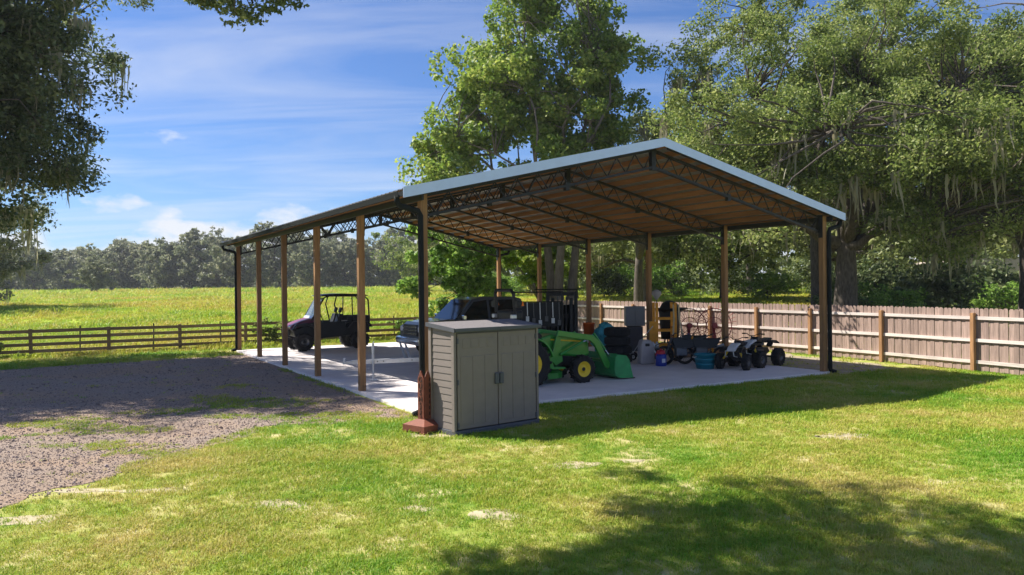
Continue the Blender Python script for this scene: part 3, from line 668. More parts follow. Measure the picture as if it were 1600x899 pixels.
def build_truck():
    R = thing('pickup_truck', 'grey crew-cab pickup truck with chrome grille parked behind the shed', 'pickup truck', UV(7.2, 11.05, .07), TH + PI); R.scale = (1.0, 1.03, 1.06)
    HW = .98
    low = [(-2.88, .50)] + [(-2.9, 1.18), (1.0, 1.16), (1.35, 1.19), (2.60, 1.10), (2.78, 1.0), (2.82, .52)] + [(2.32, .45)] + arch(1.85, .47, .45) + [(1.38, .40), (-1.32, .40)] + arch(-1.80, .47, .45) + [(-2.3, .45)]
    MB().prism(low, -HW, HW).build('body', 'truck', R, bevel=.03)
    MB().prism([(2.72, 1.06), (2.6, 1.16), (1.75, 1.25), (1.5, 1.24), (1.5, 1.12), (2.6, 1.0)], -.86, .86).build('hood', 'truck', R, bevel=.04)
    # greenhouse, narrower at the roof
    cab0 = [(1.55, 1.17), (.78, 1.88), (.5, 1.96), (-.95, 1.96), (-1.25, 1.88), (-1.38, 1.17)]
    vs = []; n = len(cab0)
    for s in (-1, 1): vs += [(x, s * (.94 - (z - 1.17) * .24), z) for x, z in cab0]
    MB().add(vs, [tuple(range(n)), tuple(range(2 * n - 1, n - 1, -1))] + [(i, i + n, (i + 1) % n + n, (i + 1) % n) for i in range(n)]).build('cab', 'truck', R, bevel=.03)
    g = lambda x, z, s: (x, s * (.952 - (z - 1.17) * .24), z)
    for s in (-1, 1):
        for pl in ([(1.34, 1.22), (.74, 1.80), (.22, 1.86), (.22, 1.22)], [(.12, 1.22), (.12, 1.86), (-.92, 1.86), (-1.16, 1.78), (-1.22, 1.22)]):
            MB().add([g(x, z, s) for x, z in pl] + [(x, y * .985, z) for x, y, z in [g(x, z, s) for x, z in pl]], [tuple(range(4)), (7, 6, 5, 4)] + [(i, i + 4, (i + 1) % 4 + 4, (i + 1) % 4) for i in range(4)]).build('side_window', 'glassd', R)
        MB().box((1.28, s * 1.10, 1.30), (.10, .22, .17)).build('side_mirror', 'chrome', R, bevel=.03)
        for x in (-.02, -1.18): MB().box((x + .12, s * .995, 1.05), (.16, .03, .03)).build('door_handle', 'chrome', R)
        MB().box((2.76, s * .76, .93), (.12, .34, .17)).build('headlight', 'white', R, bevel=.03)
        for x in (1.85, -1.80): wheel(R, (x, s * .84, .40), .40, .27, 'alu', .62)
    MB().add([(1.50, -.86, 1.22), (1.50, .86, 1.22), (.82, .74, 1.86), (.82, -.74, 1.86), (1.52, -.86, 1.235), (1.52, .86, 1.235), (.84, .74, 1.875), (.84, -.74, 1.875)], [(4, 5, 6, 7), (3, 2, 1, 0), (0, 1, 5, 4), (1, 2, 6, 5), (2, 3, 7, 6), (3, 0, 4, 7)]).build('windshield', 'glassd', R)
    gr = MB().box((2.82, 0, .90), (.06, 1.16, .38)).build('grille', 'black', R, bevel=.02)
    for k in range(3): MB().box((2.862, 0, .79 + k * .11), (.03, 1.12, .035)).build('grille_bar', 'chrome', gr)
    MB().prism([(2.80, .42), (2.80, .68), (2.98, .66), (3.0, .56), (2.96, .44)], -.97, .97).build('bumper', 'chrome', R, bevel=.03)
    MB().prism([(-2.86, .50), (-2.86, .66), (-3.0, .66), (-3.0, .52)], -.9, .9).build('rear_bumper', 'chrome', R)
    bed = MB()
    for s in (-1, 1): bed.box((-2.15, s * .93, 1.28), (1.46, .09, .22))
    bed.box((-2.85, 0, 1.28), (.08, 1.86, .22)); bed.build('bed_rail', 'truck', R, bevel=.02)
M['glassd'] = mat('dark_glass', (0.012, 0.016, 0.016), 0.06, var=0.02, spec=0.9)
build_truck()
def build_trailer():
    a = math.radians(20)
    R = thing('utility_trailer', 'pale aluminium utility trailer with its tongue propped on a jack', 'trailer', (-3.72, 20.36, .07), a)
    # local x towards the bed (right), jack at the origin
    MB().box((.95, 0, .50), (3.0, .10, .115)).build('tongue', 'alu', R, bevel=.006)
    MB().box((-.66, 0, .50), (.24, .09, .09)).build('coupler', 'alu', R, bevel=.015)
    MB().tube([(-.74, 0, .50), (-.74, 0, .62)], .03, 8).build('coupler_latch', 'alu', R)
    for k in (.12, .28, 1.05): MB().tube([(k, -.052, .50), (k, -.062, .50)], .016, 8).build('bolt', 'black', R)
    j = MB().tube([(0, -.085, .42), (0, -.085, 1.00)], .035, 10).build('jack', 'alu', R)
    MB().tube([(0, -.085, .03), (0, -.085, .5)], .024, 8).build('jack_leg', 'alu', j)
    MB().box((0, -.085, .018), (.2, .16, .024)).build('jack_foot', 'alu', j)
    MB().tube([(0, -.085, .98), (.0, -.2, .98), (0, -.2, 1.05)], .01, 6).build('jack_crank', 'alu', j)
    fr = MB()
    for s in (-1, 1):
        fr.tube([(1.4, s * .05, .5), (2.45, s * .72, .5)], .04, 6)
        fr.box((3.65, s * .72, .5), (2.4, .06, .1))
    for x in (2.48, 3.2, 4.0, 4.82): fr.box((x, 0, .5), (.06, 1.4, .08))
    fr.build('frame', 'alu', R)
    for k in range(8): MB().box((3.65, -.62 + k * .177, .565), (2.38, .165, .03)).build('deck_board', 'board', R)
    for s in (-1, 1):
        wheel(R, (3.75, s * .86, .33), .33, .2, 'alu', .6)
        MB().prism(arch(3.75, .40, .36) + arch(3.75, .37, .36, PI, 0), s * .76, s * .97).build('fender', 'alu', R)
build_trailer()
def build_stand():
    R = thing('metal_stand', 'pale grey bent metal stand in front of the pickup bumper', 'stand', (-3.62, 25.75, .07), math.radians(25))
    for y in (-.3, .3):
        MB().tube([(.12, y, .02), (-.02, y, .42), (-.1, y, .66), (.25, y, .72)], .045, 6).build('leg', 'alu', R)
        MB().box((.13, y, .012), (.26, .14, .02)).build('foot', 'alu', R)
    MB().box((.10, 0, .68), (.50, .70, .05), Matrix.Rotation(-.12, 3, 'Y')).build('top_plate', 'alu', R, bevel=.01)
    MB().tube([(-.02, -.3, .42), (-.02, .3, .42)], .025, 6).build('cross_bar', 'alu', R)
build_stand()

def build_tractor():
    R = thing('tractor', 'green compact tractor with front loader bucket and yellow wheel rims', 'tractor', UV(3.55, 2.45, .07), TH)
    # rear axle at the origin, front axle at x = 1.62
    FX = 1.62
    for s in (-1, 1):
        wheel(R, (0, s * .62, .56), .56, .36, 'yellow', .52, 18)
        wheel(R, (FX, s * .58, .345), .345, .24, 'yellow', .56, 16)
        # rear fender
        o = arch(0, .66, .56, .25, 2.5, 9); i_ = arch(0, .62, .56, 2.5, .25, 9)
        MB().prism(o + i_, s * .42, s * .80).build('rear_fender', 'green', R, bevel=.01)
        MB().prism([(.50, .46), (.66, .40), (1.02, .40), (1.02, .44), (.68, .45), (.56, .86), (.50, .86)], s * .30, s * .72).build('step_board', 'green', R, bevel=.01)
    MB().prism([(-.35, .45), (-.35, .80), (.70, .84), (2.0, .62), (2.0, .44), (.6, .36)], -.20, .20).build('chassis', 'black', R, bevel=.02)
    MB().prism([(.62, .84), (.60, 1.16), (.95, 1.24), (1.75, 1.16), (2.05, 1.02), (2.10, .66), (1.9, .60), (.9, .72)], -.27, .27).build('hood', 'green', R, bevel=.05)
    for s in (-1, 1): MB().box((1.35, s * .276, 1.06), (.95, .012, .035), Matrix.Rotation(.09, 3, 'Y')).build('hood_stripe', 'yellow', R)
    g = MB().box((2.08, 0, .84), (.05, .42, .32)).build('grille', 'black', R, bevel=.01)
    for s in (-1, 1): MB().box((2.06, s * .16, 1.00), (.07, .13, .09)).build('headlight', 'white', R, bevel=.02)
    MB().tube([(FX, -.5, .345), (FX, .5, .345)], .06, 8).build('front_axle', 'black', R)
    MB().tube([(0, -.5, .56), (0, .5, .56)], .10, 10).build('rear_axle', 'black', R)
    MB().prism([(.42, .80), (.42, 1.20), (.55, 1.30), (.66, 1.22), (.66, .80)], -.22, .22).build('dashboard', 'black', R, bevel=.02)
    a = [k * 2 * PI / 16 for k in range(17)]
    sw = MB().tube([(.34 + .10 * math.cos(t), .19 * math.sin(t), 1.40 + .15 * math.cos(t)) for t in a], .016, 6, cap=False)
    sw.tube([(.50, 0, 1.25), (.34, 0, 1.40)], .02, 6); sw.tube([(.34, -.19, 1.40), (.34, .19, 1.40)], .012, 5); sw.build('steering_wheel', 'black', R)
    st = MB().prism([(.12, .86), (.12, .98), (-.22, .98), (-.34, 1.42), (-.44, 1.40), (-.36, .86)], -.25, .25).build('seat', 'black', R, bevel=.04)
    MB().box((-.1, 0, .78), (.9, .84, .08)).build('platform', 'black', R)
    # roll bar, upper part leaning, with lamps
    for s in (-1, 1):
        MB().tube([(-.26, s * .46, .82), (-.26, s * .46, 1.75), (-.30, s * .45, 2.28)], .042, 6).build('roll_bar_post', 'black', R)
        MB().box((-.24, s * .58, 2.02), (.14, .15, .17)).build('lamp_housing', 'black', R, bevel=.02)
        MB().prism([(-.20, 1.98), (-.13, 1.98), (-.165, 2.09)], s * .55, s * .67).build('amber_lamp', 'lamp', R)
        MB().box((-.31, s * .46, 1.72), (.13, .12, .1)).build('roll_bar_hinge', 'alu', R, bevel=.02)
    MB().tube([(-.30, -.45, 2.28), (-.32, -.36, 2.36), (-.32, .36, 2.36), (-.30, .45, 2.28)], .042, 6).build('roll_bar_top', 'black', R)
    MB().box((-.14, 0, 1.74), (.34, .80, .28)).build('canvas_cover', 'black', R, bevel=.08)
    # loader
    for s in (-1, 1):
        y0, y1 = s * .40, s * .48
        MB().prism([(.95, .45), (.80, .60), (.98, 1.22), (1.12, 1.24), (1.10, 1.02), (1.16, .55)], s * .34, s * .40).build('loader_upright', 'green', R, bevel=.01)
        MB().prism([(.94, 1.20), (.98, 1.34), (2.05, 1.18), (2.26, 1.00), (2.62, .36), (2.52, .28), (2.42, .34), (2.10, .92), (1.96, 1.04)], y0, y1).build('loader_arm', 'green', R, bevel=.012)
        MB().tube([(1.05, s * .44, .72), (1.75, s * .44, 1.02)], .035, 8).build('lift_cylinder', 'green', R)
        MB().tube([(1.75, s * .44, 1.02), (2.0, s * .44, 1.08)], .018, 8).build('cylinder_rod', 'chrome', R)
        MB().tube([(2.10, s * .44, 1.22), (2.46, s * .44, .78)], .03, 8).build('tilt_cylinder', 'green', R)
        MB().tube([(2.46, s * .44, .78), (2.64, s * .44, .56)], .016, 8).build('cylinder_rod', 'chrome', R)
    MB().tube([(2.42, -.42, .50), (2.42, .42, .50)], .04, 8).build('loader_cross_tube', 'green', R)
    # bucket: curved back, floor, two cheeks
    b = MB(); pr = [(3.18, .02), (2.72, .05), (2.60, .13), (2.56, .28), (2.60, .58), (2.66, .66)]
    for k in range(len(pr) - 1):
        (xa, za), (xb, zb) = pr[k], pr[k + 1]
        b.add([(xa, -.68, za), (xb, -.68, zb), (xb, .68, zb), (xa, .68, za), (xa + .012, -.68, za + .015), (xb + .012, -.68, zb + .012), (xb + .012, .68, zb + .012), (xa + .012, .68, za + .015)], [(0, 1, 2, 3), (7, 6, 5, 4), (0, 4, 5, 1), (2, 6, 7, 3)])
    bk = b.build('bucket', 'bgreen', R)
    for s in (-1, 1): MB().prism([(3.18, .02), (2.72, .05), (2.60, .13), (2.56, .28), (2.60, .58), (2.66, .66), (2.95, .62), (3.05, .5)], s * .685, s * .70).build('bucket_cheek', 'bgreen', bk)
    MB().box((3.19, 0, .022), (.10, 1.40, .018)).build('cutting_edge', 'black', bk)
    # mower deck slung below
    MB().lathe([(.05, .34), (.40, .34), (.52, .28), (.52, .14), (.50, .14)], (.78, 0, 0), n=20).build('mower_deck', 'green', R)
build_tractor()

def build_quad(label, p, rz, sc_=1.0):
    R = thing('quad_bike', label, 'quad bike', p, rz, 'quad bikes at the right end of the slab'); R.scale = (sc_,) * 3
    MB().prism([(.50, .38), (.46, .52), (.10, .56), (-.45, .54), (-.55, .40), (-.2, .28), (.3, .28)], -.13, .13).build('chassis', 'black', R, bevel=.02)
    MB().box((.02, 0, .38), (.36, .30, .26)).build('engine', 'rim', R, bevel=.03)
    MB().prism([(.78, .58), (.66, .70), (.42, .80), (.24, .82), (.22, .76), (.42, .72), (.68, .58)], -.14, .14).build('front_cowl', 'white', R, bevel=.03)
    MB().prism([(.22, .74), (.16, .90), (-.05, .86), (-.22, .76), (-.1, .66)], -.12, .12).build('fuel_tank', 'black', R, bevel=.04)
    MB().prism([(-.06, .70), (-.10, .82), (-.42, .80), (-.68, .83), (-.70, .77), (-.40, .68)], -.14, .14).build('seat', 'black', R, bevel=.03)
    for s in (-1, 1):
        MB().prism([(.80, .58), (.70, .70), (.45, .72), (.30, .62), (.32, .59), (.46, .68), (.68, .66), (.78, .54)], s * .20, s * .36).build('front_fender', 'black', R, bevel=.01)
        MB().prism([(-.28, .60), (-.40, .74), (-.62, .76), (-.80, .68), (-.80, .64), (-.62, .71), (-.42, .69), (-.32, .57)], s * .14, s * .32).build('rear_fender', 'black', R, bevel=.01)
        wheel(R, (.55, s * .42, .25), .25, .19, 'rim', .45, 14)
        wheel(R, (-.52, s * .41, .26), .26, .25, 'rim', .42, 14)
        MB().tube([(.5, s * .12, .40), (.55, s * .36, .26)], .02, 6).build('suspension_arm', 'black', R)
        MB().tube([(.46, s * .14, .66), (.54, s * .32, .32)], .028, 8).build('shock', 'yellow', R)
    MB().tube([(-.52, -.38, .26), (-.52, .38, .26)], .03, 8).build('rear_axle', 'black', R)
    hb = MB().tube([(.20, -.36, .98), (.24, -.20, .99), (.30, -.08, .93), (.30, .08, .93), (.24, .20, .99), (.20, .36, .98)], .014, 6); hb.tube([(.42, 0, .66), (.30, 0, .93)], .022, 6)
    h = hb.build('handlebar', 'black', R)
    for s in (-1, 1): MB().tube([(.20, s * .37, .98), (.22, s * .26, .985)], .022, 7).build('grip', 'black', h)
    MB().tube([(.62, -.16, .40), (.84, -.14, .44), (.86, -.12, .60), (.86, .12, .60), (.84, .14, .44), (.62, .16, .40)], .016, 6).build('bumper', 'alu', R)
    MB().tube([(.1, -.16, .40), (-.2, -.17, .44), (-.4, -.16, .56), (-.66, -.16, .62)], [.02, .02, .045, .045], 8).build('exhaust', 'rim', R)
build_quad('white and black quad bike beside the teal tub, nearer of two', UV(10.85, 1.95, .07), TH + PI + .40, .92)
build_quad('white and black quad bike nearest the right front post, farther of two', UV(11.75, 2.1, .07), TH + PI + .22, .98)

def build_bike(label, p, rz, tank, lean=.16):
    R = thing('dirt_bike', label, 'motorcycle', p, rz, 'dirt bikes leaning under the roof'); R.rotation_euler = (lean, 0, rz); R.scale = (.86,) * 3
    for x, r in ((.66, .34), (-.62, .31)):
        t = MB().lathe([(r * .72, -.04), (r * .86, -.07), (r * .97, -.055), (r, 0), (r * .97, .055), (r * .86, .07), (r * .72, .04), (r * .72, -.04)], axis='y', n=28)
        w_ = t.build('wheel', 'rubber', R, (x, 0, r))
        MB().lathe([(r * .74, -.022), (r * .80, -.028), (r * .80, .028), (r * .74, .022), (r * .74, -.022)], axis='y', n=28).build('rim', 'rim', w_)
        h_ = MB().lathe([(.001, -.05), (.05, -.05), (.05, .05), (.001, .05)], axis='y', n=10).build('hub', 'rim', w_)
        sp = MB()
        for q in range(18):
            an = q * 2 * PI / 18; sp.tube([(.05 * math.cos(an + .5), .04 * (-1) ** q, .05 * math.sin(an + .5)), (r * .76 * math.cos(an), 0, r * .76 * math.sin(an))], .003, 4)
        kind(sp.build('spokes', 'rim', w_), 'stuff')
    fk = tank; tank = 'black'
    f = MB(); f.tube([(.40, 0, .86), (.05, 0, .82), (-.30, 0, .80), (-.25, 0, .40), (.15, 0, .32), (.40, 0, .80)], .022, 6)
    f.tube([(-.20, -.05, .40), (-.62, -.07, .31)], .024, 6); f.tube([(-.20, .05, .40), (-.62, .07, .31)], .024, 6); f.build('frame', 'rim', R)
    for s in (-1, 1): MB().tube([(.36, s * .08, .98), (.66, s * .08, .34)], [.024, .02], 8).build('fork', 'scaf' if fk == 'yellow' else 'rim', R)
    MB().tube([(-.26, 0, .76), (-.36, 0, .42)], .045, 8).build('shock', 'scaf', R)
    MB().prism([(.34, .78), (.36, .94), (.10, .98), (-.06, .90), (.0, .74)], -.11, .11).build('fuel_tank', tank, R, bevel=.04)
    MB().prism([(.02, .88), (.0, .94), (-.45, .92), (-.62, .96), (-.62, .90), (-.4, .85)], -.09, .09).build('seat', 'black', R, bevel=.03)
    MB().box((.06, 0, .46), (.42, .28, .36)).build('engine', 'rim', R, bevel=.04)
    for s in (-1, 1): MB().prism([(.40, .88), (.30, .58), (-.05, .52), (-.45, .60), (-.60, .90), (0, .86)], s * .10, s * .14).build('side_panel', 'black', R, bevel=.01)
    MB().prism([(.98, .70), (.80, .80), (.50, .80), (.50, .78), (.80, .77), (.97, .68)], -.07, .07).build('front_fender', tank, R)
    MB().prism([(-.5, .86), (-.95, .98), (-.95, .96), (-.5, .82)], -.08, .08).build('rear_fender', tank, R)
    MB().tube([(.24, -.40, 1.08), (.30, -.2, 1.10), (.36, -.08, 1.02), (.36, .08, 1.02), (.30, .2, 1.10), (.24, .40, 1.08)], .014, 6).build('handlebar', 'black', R)
    MB().tube([(.2, -.14, .36), (-.1, -.15, .34), (-.4, -.15, .60), (-.75, -.15, .70)], [.02, .025, .045, .045], 8).build('exhaust', 'alu', R)
build_bike('black dirt bike leaning in front of the yellow scaffold', UV(10.2, 3.6, .075), TH + 2.75, 'black')
build_bike('dirt bike with golden fork legs behind the teal tub', UV(10.75, 3.3, .075), TH + 2.5, 'yellow', .12)

build_bike('black dirt bike standing farthest back between the scaffold and the rake wheels', UV(11.3, 4.35, .075), TH + 2.9, 'black', .1)
# ------------------------------------------------------------------ stored goods
def build_goods():
    # tyre stack: every tyre is a thing
    z = .07
    for k, (lab, dx) in enumerate((('bottom tyre of the black tyre stack behind the loader bucket', .0), ('second tyre from the bottom of the black tyre stack', .03), ('third tyre from the bottom of the black tyre stack', -.02), ('topmost tyre of the black tyre stack', -.05))):
        r = .44 if k < 2 else .40; h = .28
        t = MB().lathe([(r * .58, .03), (r * .8, 0), (r * .96, .03), (r, .08), (r, h - .08), (r * .96, h - .03), (r * .8, h), (r * .58, h - .03), (r * .55, h / 2), (r * .58, .03)], n=30)
        for q in range(30):
            a = q * 2 * PI / 30; t.box((math.cos(a) * r, math.sin(a) * r, h / 2), (.025, .045, h * .62), Matrix.Rotation(a, 3, 'Z'))
        p = UV(8.93 + dx, 5.2 + dx, z)
        o = t.build('tyre', 'rubber', None, p, (0, 0, k * .3)); tag(o, lab, 'tyre', 'stacked tyres'); z += h + .002
    # low bench behind the tractor with tarp bundle and orange bucket
    B = thing('low_bench', 'low timber bench behind the tractor hood carrying an orange bucket', 'bench', UV(9.75, 7.75, .07), TH)
    MB().box((0, 0, .58), (1.5, .5, .05)).build('top', 'board', B)
    for x in (-.65, .65):
        for y in (-.18, .18): MB().box((x, y, .275), (.07, .07, .55)).build('leg', 'board', B)
    b = thing('bucket', 'bright orange plastic bucket standing on the low bench', 'bucket', UV(9.72, 7.8, .677), 0); b.scale = (1.25,) * 3
    MB().lathe([(.001, 0), (.13, 0), (.165, .40), (.172, .40), (.172, .43), (.155, .43), (.125, .02), (.001, .02)], n=24).build('pail', 'orange', b, smooth=True)
    MB().tube([(.17 * math.cos(t), -.02, .42 - .10 * math.sin(t)) for t in [PI * k / 10 for k in range(11)]], .006, 5).build('handle', 'alu', b)
    # tarp bundle: lumpy sheet
    n, mI = 22, 14; V = []; F = []
    for i in range(mI + 1):
        th = PI * i / mI
        for j in range(n):
            ph = 2 * PI * j / n; rr = 1 + .16 * math.sin(3 * ph + i) + .12 * math.sin(5 * ph - 2 * i) + .08 * math.sin(9 * ph)
            V.append((.46 * math.sin(th) * math.cos(ph) * rr, .30 * math.sin(th) * math.sin(ph) * rr, .52 + .52 * math.cos(th) * (1 + .06 * math.sin(4 * ph))))
    for i in range(mI):
        for j in range(n): F.append((i * n + j, i * n + (j + 1) % n, (i + 1) * n + (j + 1) % n, (i + 1) * n + j))
    o = MB().add(V, F).build('tarp_bundle', 'tarp', None, UV(9.75, 6.9, .08), (0, 0, TH), smooth=False); o.scale = (1.05, 1.05, 1.12); tag(o, 'crumpled teal and blue tarp bundle left of the tyre stack', 'tarp')
    # black tall cabinet and tool rack behind the tractor
    C = thing('lift_mast', 'tall black lift mast with steel channels and chains standing behind the tractor', 'mast', UV(8.05, 7.0, .07), TH - .55)
    for x, hh in ((-.46, 2.25), (-.30, 2.05), (.30, 2.05), (.46, 2.25)):
        MB().prism([(x - .055, 0), (x + .055, 0), (x + .055, hh), (x - .055, hh)], -.12 if abs(x) > .4 else -.2, .08).build('channel', 'steel', C, bevel=.006)
    for z_ in (.12, .75, 1.45, 2.18): MB().box((0, .03, z_), (.96, .07, .12)).build('cross_member', 'black', C, bevel=.006)
    for x in (-.14, .14): MB().tube([(x, -.06, .2), (x, -.06, 2.1)], .022, 6).build('lift_chain', 'rim', C)
    MB().tube([(0, -.02, .1), (0, -.02, 1.9)], .06, 10).build('lift_cylinder', 'black', C, smooth=True)
    MB().box((0, .16, .95), (.86, .05, 1.75)).build('guard_plate', 'gutter', C, bevel=.01)
    for x in (-.34, .34):
        MB().prism([(-.30, .0), (-.30, .05), (-1.1, .03), (-1.1, .0)], x - .06, x + .06).build('fork', 'steel', C, rot=(0, 0, PI / 2))
    MB().box((0, -.24, .42), (.9, .05, .42)).build('carriage', 'steel', C, bevel=.01)
    MB().tube([(.46, 0, 2.24), (.52, 0, 2.33), (-.9, 0, 2.33)], .022, 6).build('top_bar', 'black', C)
    K = thing('tool_rack', 'black steel rack with hanging tools beside the tall black mast', 'rack', UV(6.75, 6.4, .07), TH - .55)
    for s in (-1, 1):
        MB().tube([(s * .75, 0, 0), (s * .75, 0, 2.28)], .03, 6).build('upright', 'black', K); MB().box((s * .75, 0, .015), (.1, .6, .03)).build('foot', 'black', K)
    for z_ in (2.26, 1.95, .4): MB().tube([(-.75, 0, z_), (.75, 0, z_)], .025, 6).build('cross_bar', 'black', K)
    MB().box((0, .05, 1.55), (1.4, .03, .75)).build('back_board', 'black', K)
    for k in range(6):
        x = -.35 + .2 * k
        t = tag(MB().tube([(0, 0, 0), (.01, 0, -.42 - .06 * (k % 3))], .014, 6).box((0.01, 0, -.52 - .06 * (k % 3)), (.10, .03, .16)).build('hand_tool', 'rim' if k % 2 else 'alu', None, (K.matrix_basis @ Vector((x, -.05, 1.94)))),
                '%s hand tool from the left hanging on the black rack' % ('first', 'second', 'third', 'fourth', 'fifth', 'sixth')[k], 'tool', 'tools on the rack')
    # white utility sprayer cart
    S = thing('sprayer_cart', 'dusty white plastic sprayer tank with grip standing right of the tyre stack', 'sprayer', UV(9.45, 4.45, .07), TH - .3)
    MB().prism([(-.24, .0), (.24, .0), (.25, .50), (.12, .74), (-.16, .76), (-.22, .60)], -.17, .17).build('tank', 'offwhite', S, bevel=.05)
    MB().box((-.02, -.175, .60), (.14, .03, .09)).build('grip_recess', 'black', S, bevel=.02)
    for x in (.22, .34): MB().lathe([(.001, 0), (.07, 0), (.07, .15), (.03, .18), (.03, .22), (.001, .22)], (x, -.05, .46), n=14).build('canister', 'alu', S, smooth=True)
    MB().box((.30, -.05, .30), (.26, .22, .30)).build('pump', 'black', S, bevel=.03)
    MB().tube([(.20, -.2, .42), (.30, -.34, .12), (.34, -.40, .02)], .02, 6).build('wand', 'alu', S)
    MB().tube([(.34, -.40, .05), (.38, -.46, .03)], .05, 8).build('nozzle', 'black', S)
    # push mower with silver handle
    W = thing('push_mower', 'grey push mower with a pale tubular handle behind the white sprayer', 'mower', UV(9.85, 6.0, .07), TH + 2.4)
    MB().prism([(-.30, .10), (-.28, .26), (.25, .26), (.34, .10)], -.25, .25).build('deck', 'greycab', W, bevel=.04)
    MB().box((0, 0, .38), (.30, .28, .22)).build('engine', 'rim', W, bevel=.05)
    for x in (-.30, .30):
        for s in (-1, 1): wheel(W, (x, s * .29, .11), .11, .05, 'alu', .5)
    for s in (-1, 1): MB().tube([(-.28, s * .24, .22), (-.62, s * .24, .72), (-.92, s * .22, 1.08)], .014, 6).build('handle_tube', 'alu', W)
    MB().tube([(-.92, -.22, 1.08), (-.92, .22, 1.08)], .014, 6).build('handle_bar', 'alu', W)
    MB().tube([(-.62, -.24, .72), (-.62, .24, .72)], .012, 6).build('handle_brace', 'alu', W)
    # grey cabinet by the fence side
    G = thing('grey_cabinet', 'grey steel cabinet with a divided front standing before the picket fence', 'cabinet', UV(12.1, 8.2, .07), TH - .5)
    MB().box((0, 0, 1.30), (.70, .45, .72)).build('box', 'greycab', G, bevel=.01)
    for s in (-1, 1): MB().box((s * .17, -.235, 1.30), (.32, .02, .66)).build('door', 'greycab', G, bevel=.006)
    MB().box((0, 0, .47), (.54, .40, .90)).build('base_cupboard', 'shed_dark', G, bevel=.01)
    # yellow scaffold frame
    Y = thing('scaffold_frame', 'yellow steel scaffold frame with rungs in the middle of the stored goods', 'scaffold', UV(11.5, 5.9, .07), TH - .53)
    for x in (-.30, .32):
        for y in (-.25, .35):
            MB().box((x, y, .92), (.085, .085, 1.84)).build('upright', 'scaf', Y)
    for y in (-.25, .35):
        for z_ in (.32, .42, .9, 1.3): MB().box((.01, y, z_), (.60, .05, .065)).build('rung', 'scaf', Y)
    for x in (-.30, .32):
        for z_ in (.30, 1.0): MB().box((x, .05, z_), (.045, .6, .05)).build('side_bar', 'scaf', Y)
    MB().box((-.45, -.28, .72), (.22, .08, 1.0)).build('gusset_panel', 'scaf', Y)
    MB().box((.05, -.34, .40), (1.5, .10, .13)).build('sill_beam', 'scaf', Y)
    for x0, x1 in ((.22, .20), (.40, .52)):
        o = MB().add([(x0, -.31, 1.78), (x0 + .05, -.31, 1.78), (x1 + .06, -.32, .75), (x1, -.32, .72), (x0 + .02, -.315, 1.3), (x0 + .07, -.315, 1.3)], [(0, 1, 5, 4), (4, 5, 2, 3)]).build('strap', 'strap', Y)
    Fn = thing('work_lamp', 'pale cone-shaped lamp on top of the yellow scaffold', 'lamp', Y.matrix_basis @ Vector((-.30, -.25, 1.84)), 0)
    MB().tube([(0, 0, 0), (0, 0, .12)], .02, 6).build('stem', 'rim', Fn)
    MB().lathe([(.02, .10), (.17, .30), (.15, .38), (.05, .44), (.001, .45)], n=12).build('shade', 'offwhite', Fn, smooth=True)
    # drum smoker behind scaffold
    D = thing('drum_smoker', 'black drum smoker with wide rim and domed lid behind the scaffold', 'smoker', UV(12.15, 6.35, .07), 0)
    MB().lathe([(.001, .55), (.30, .55), (.34, 1.0), (.38, 1.50), (.38, 1.52)], n=22).build('drum', 'black', D, smooth=True)
    MB().lathe([(.36, 1.50), (.62, 1.60), (.62, 1.64), (.36, 1.62)], n=22).build('rim_shelf', 'black', D, smooth=True)
    MB().lathe([(.36, 1.62), (.26, 1.80), (.12, 1.88), (.001, 1.9)], n=20).build('lid', 'black', D, smooth=True)
    for a in range(3): MB().tube([(.24 * math.cos(a * 2.1), .24 * math.sin(a * 2.1), .56), (.36 * math.cos(a * 2.1), .36 * math.sin(a * 2.1), 0)], .025, 6).build('leg', 'black', D)
    # jugs
    def jug(nm, lab, p, s, m1, m2):
        J = thing(nm, lab, 'jug', p, .4); J.scale = (s,) * 3
        MB().lathe([(.001, 0), (.15, 0), (.165, .03), (.165, .30), (.14, .36), (.001, .36)], n=22).build('body', m1, J, smooth=True)
        MB().lathe([(.125, .36), (.125, .44), (.10, .47), (.03, .47), (.03, .52), (.001, .52)], n=20).build('lid', m2, J, smooth=True)
        MB().box((-.02, -.168, .17), (.12, .012, .12)).build('label_patch', 'white' if m2 != 'blue' else 'blue', J, bevel=.03)
        MB().tube([(-.15, 0, .30), (-.19, 0, .36), (-.12, 0, .46)], .014, 6).build('handle', m2, J)
    jug('drink_cooler', 'blue drink cooler jug with a red lid on the slab', UV(9.42, 3.72, .07), 1.0, 'blue', 'redp')
    Sf = thing('wooden_crate', 'low wooden crate beside the yellow scaffold holding a blue jug', 'crate', UV(11.95, 5.3, .07), TH)
    for z_ in (.08, .22, .36):
        for s in (-1, 1):
            MB().box((0, s * .22, z_), (.6, .02, .11)).build('slat', 'board', Sf); MB().box((s * .29, 0, z_), (.02, .42, .11)).build('slat', 'board', Sf)
    MB().box((0, 0, .43), (.62, .48, .02)).build('lid', 'board', Sf)
    jug('water_jug', 'small all-blue jug on the wooden crate', UV(11.98, 5.25, .512), .7, 'blue', 'blue')
    # teal tub
    T = thing('tub', 'round teal plastic tub on the slab in front of the quad bikes', 'tub', UV(9.98, 2.45, .07), .2)
    MB().lathe([(.001, 0), (.25, 0), (.30, .40), (.325, .40), (.325, .43), (.29, .43), (.24, .02), (.001, .02)], n=28).build('shell', 'teal', T, smooth=True)
    for k in (.12, .26): MB().lathe([(.262 + k * .1, k), (.275 + k * .1, k + .01), (.275 + k * .1, k + .03), (.264 + k * .1, k + .04)], n=28).build('rib', 'teal', T, smooth=True)
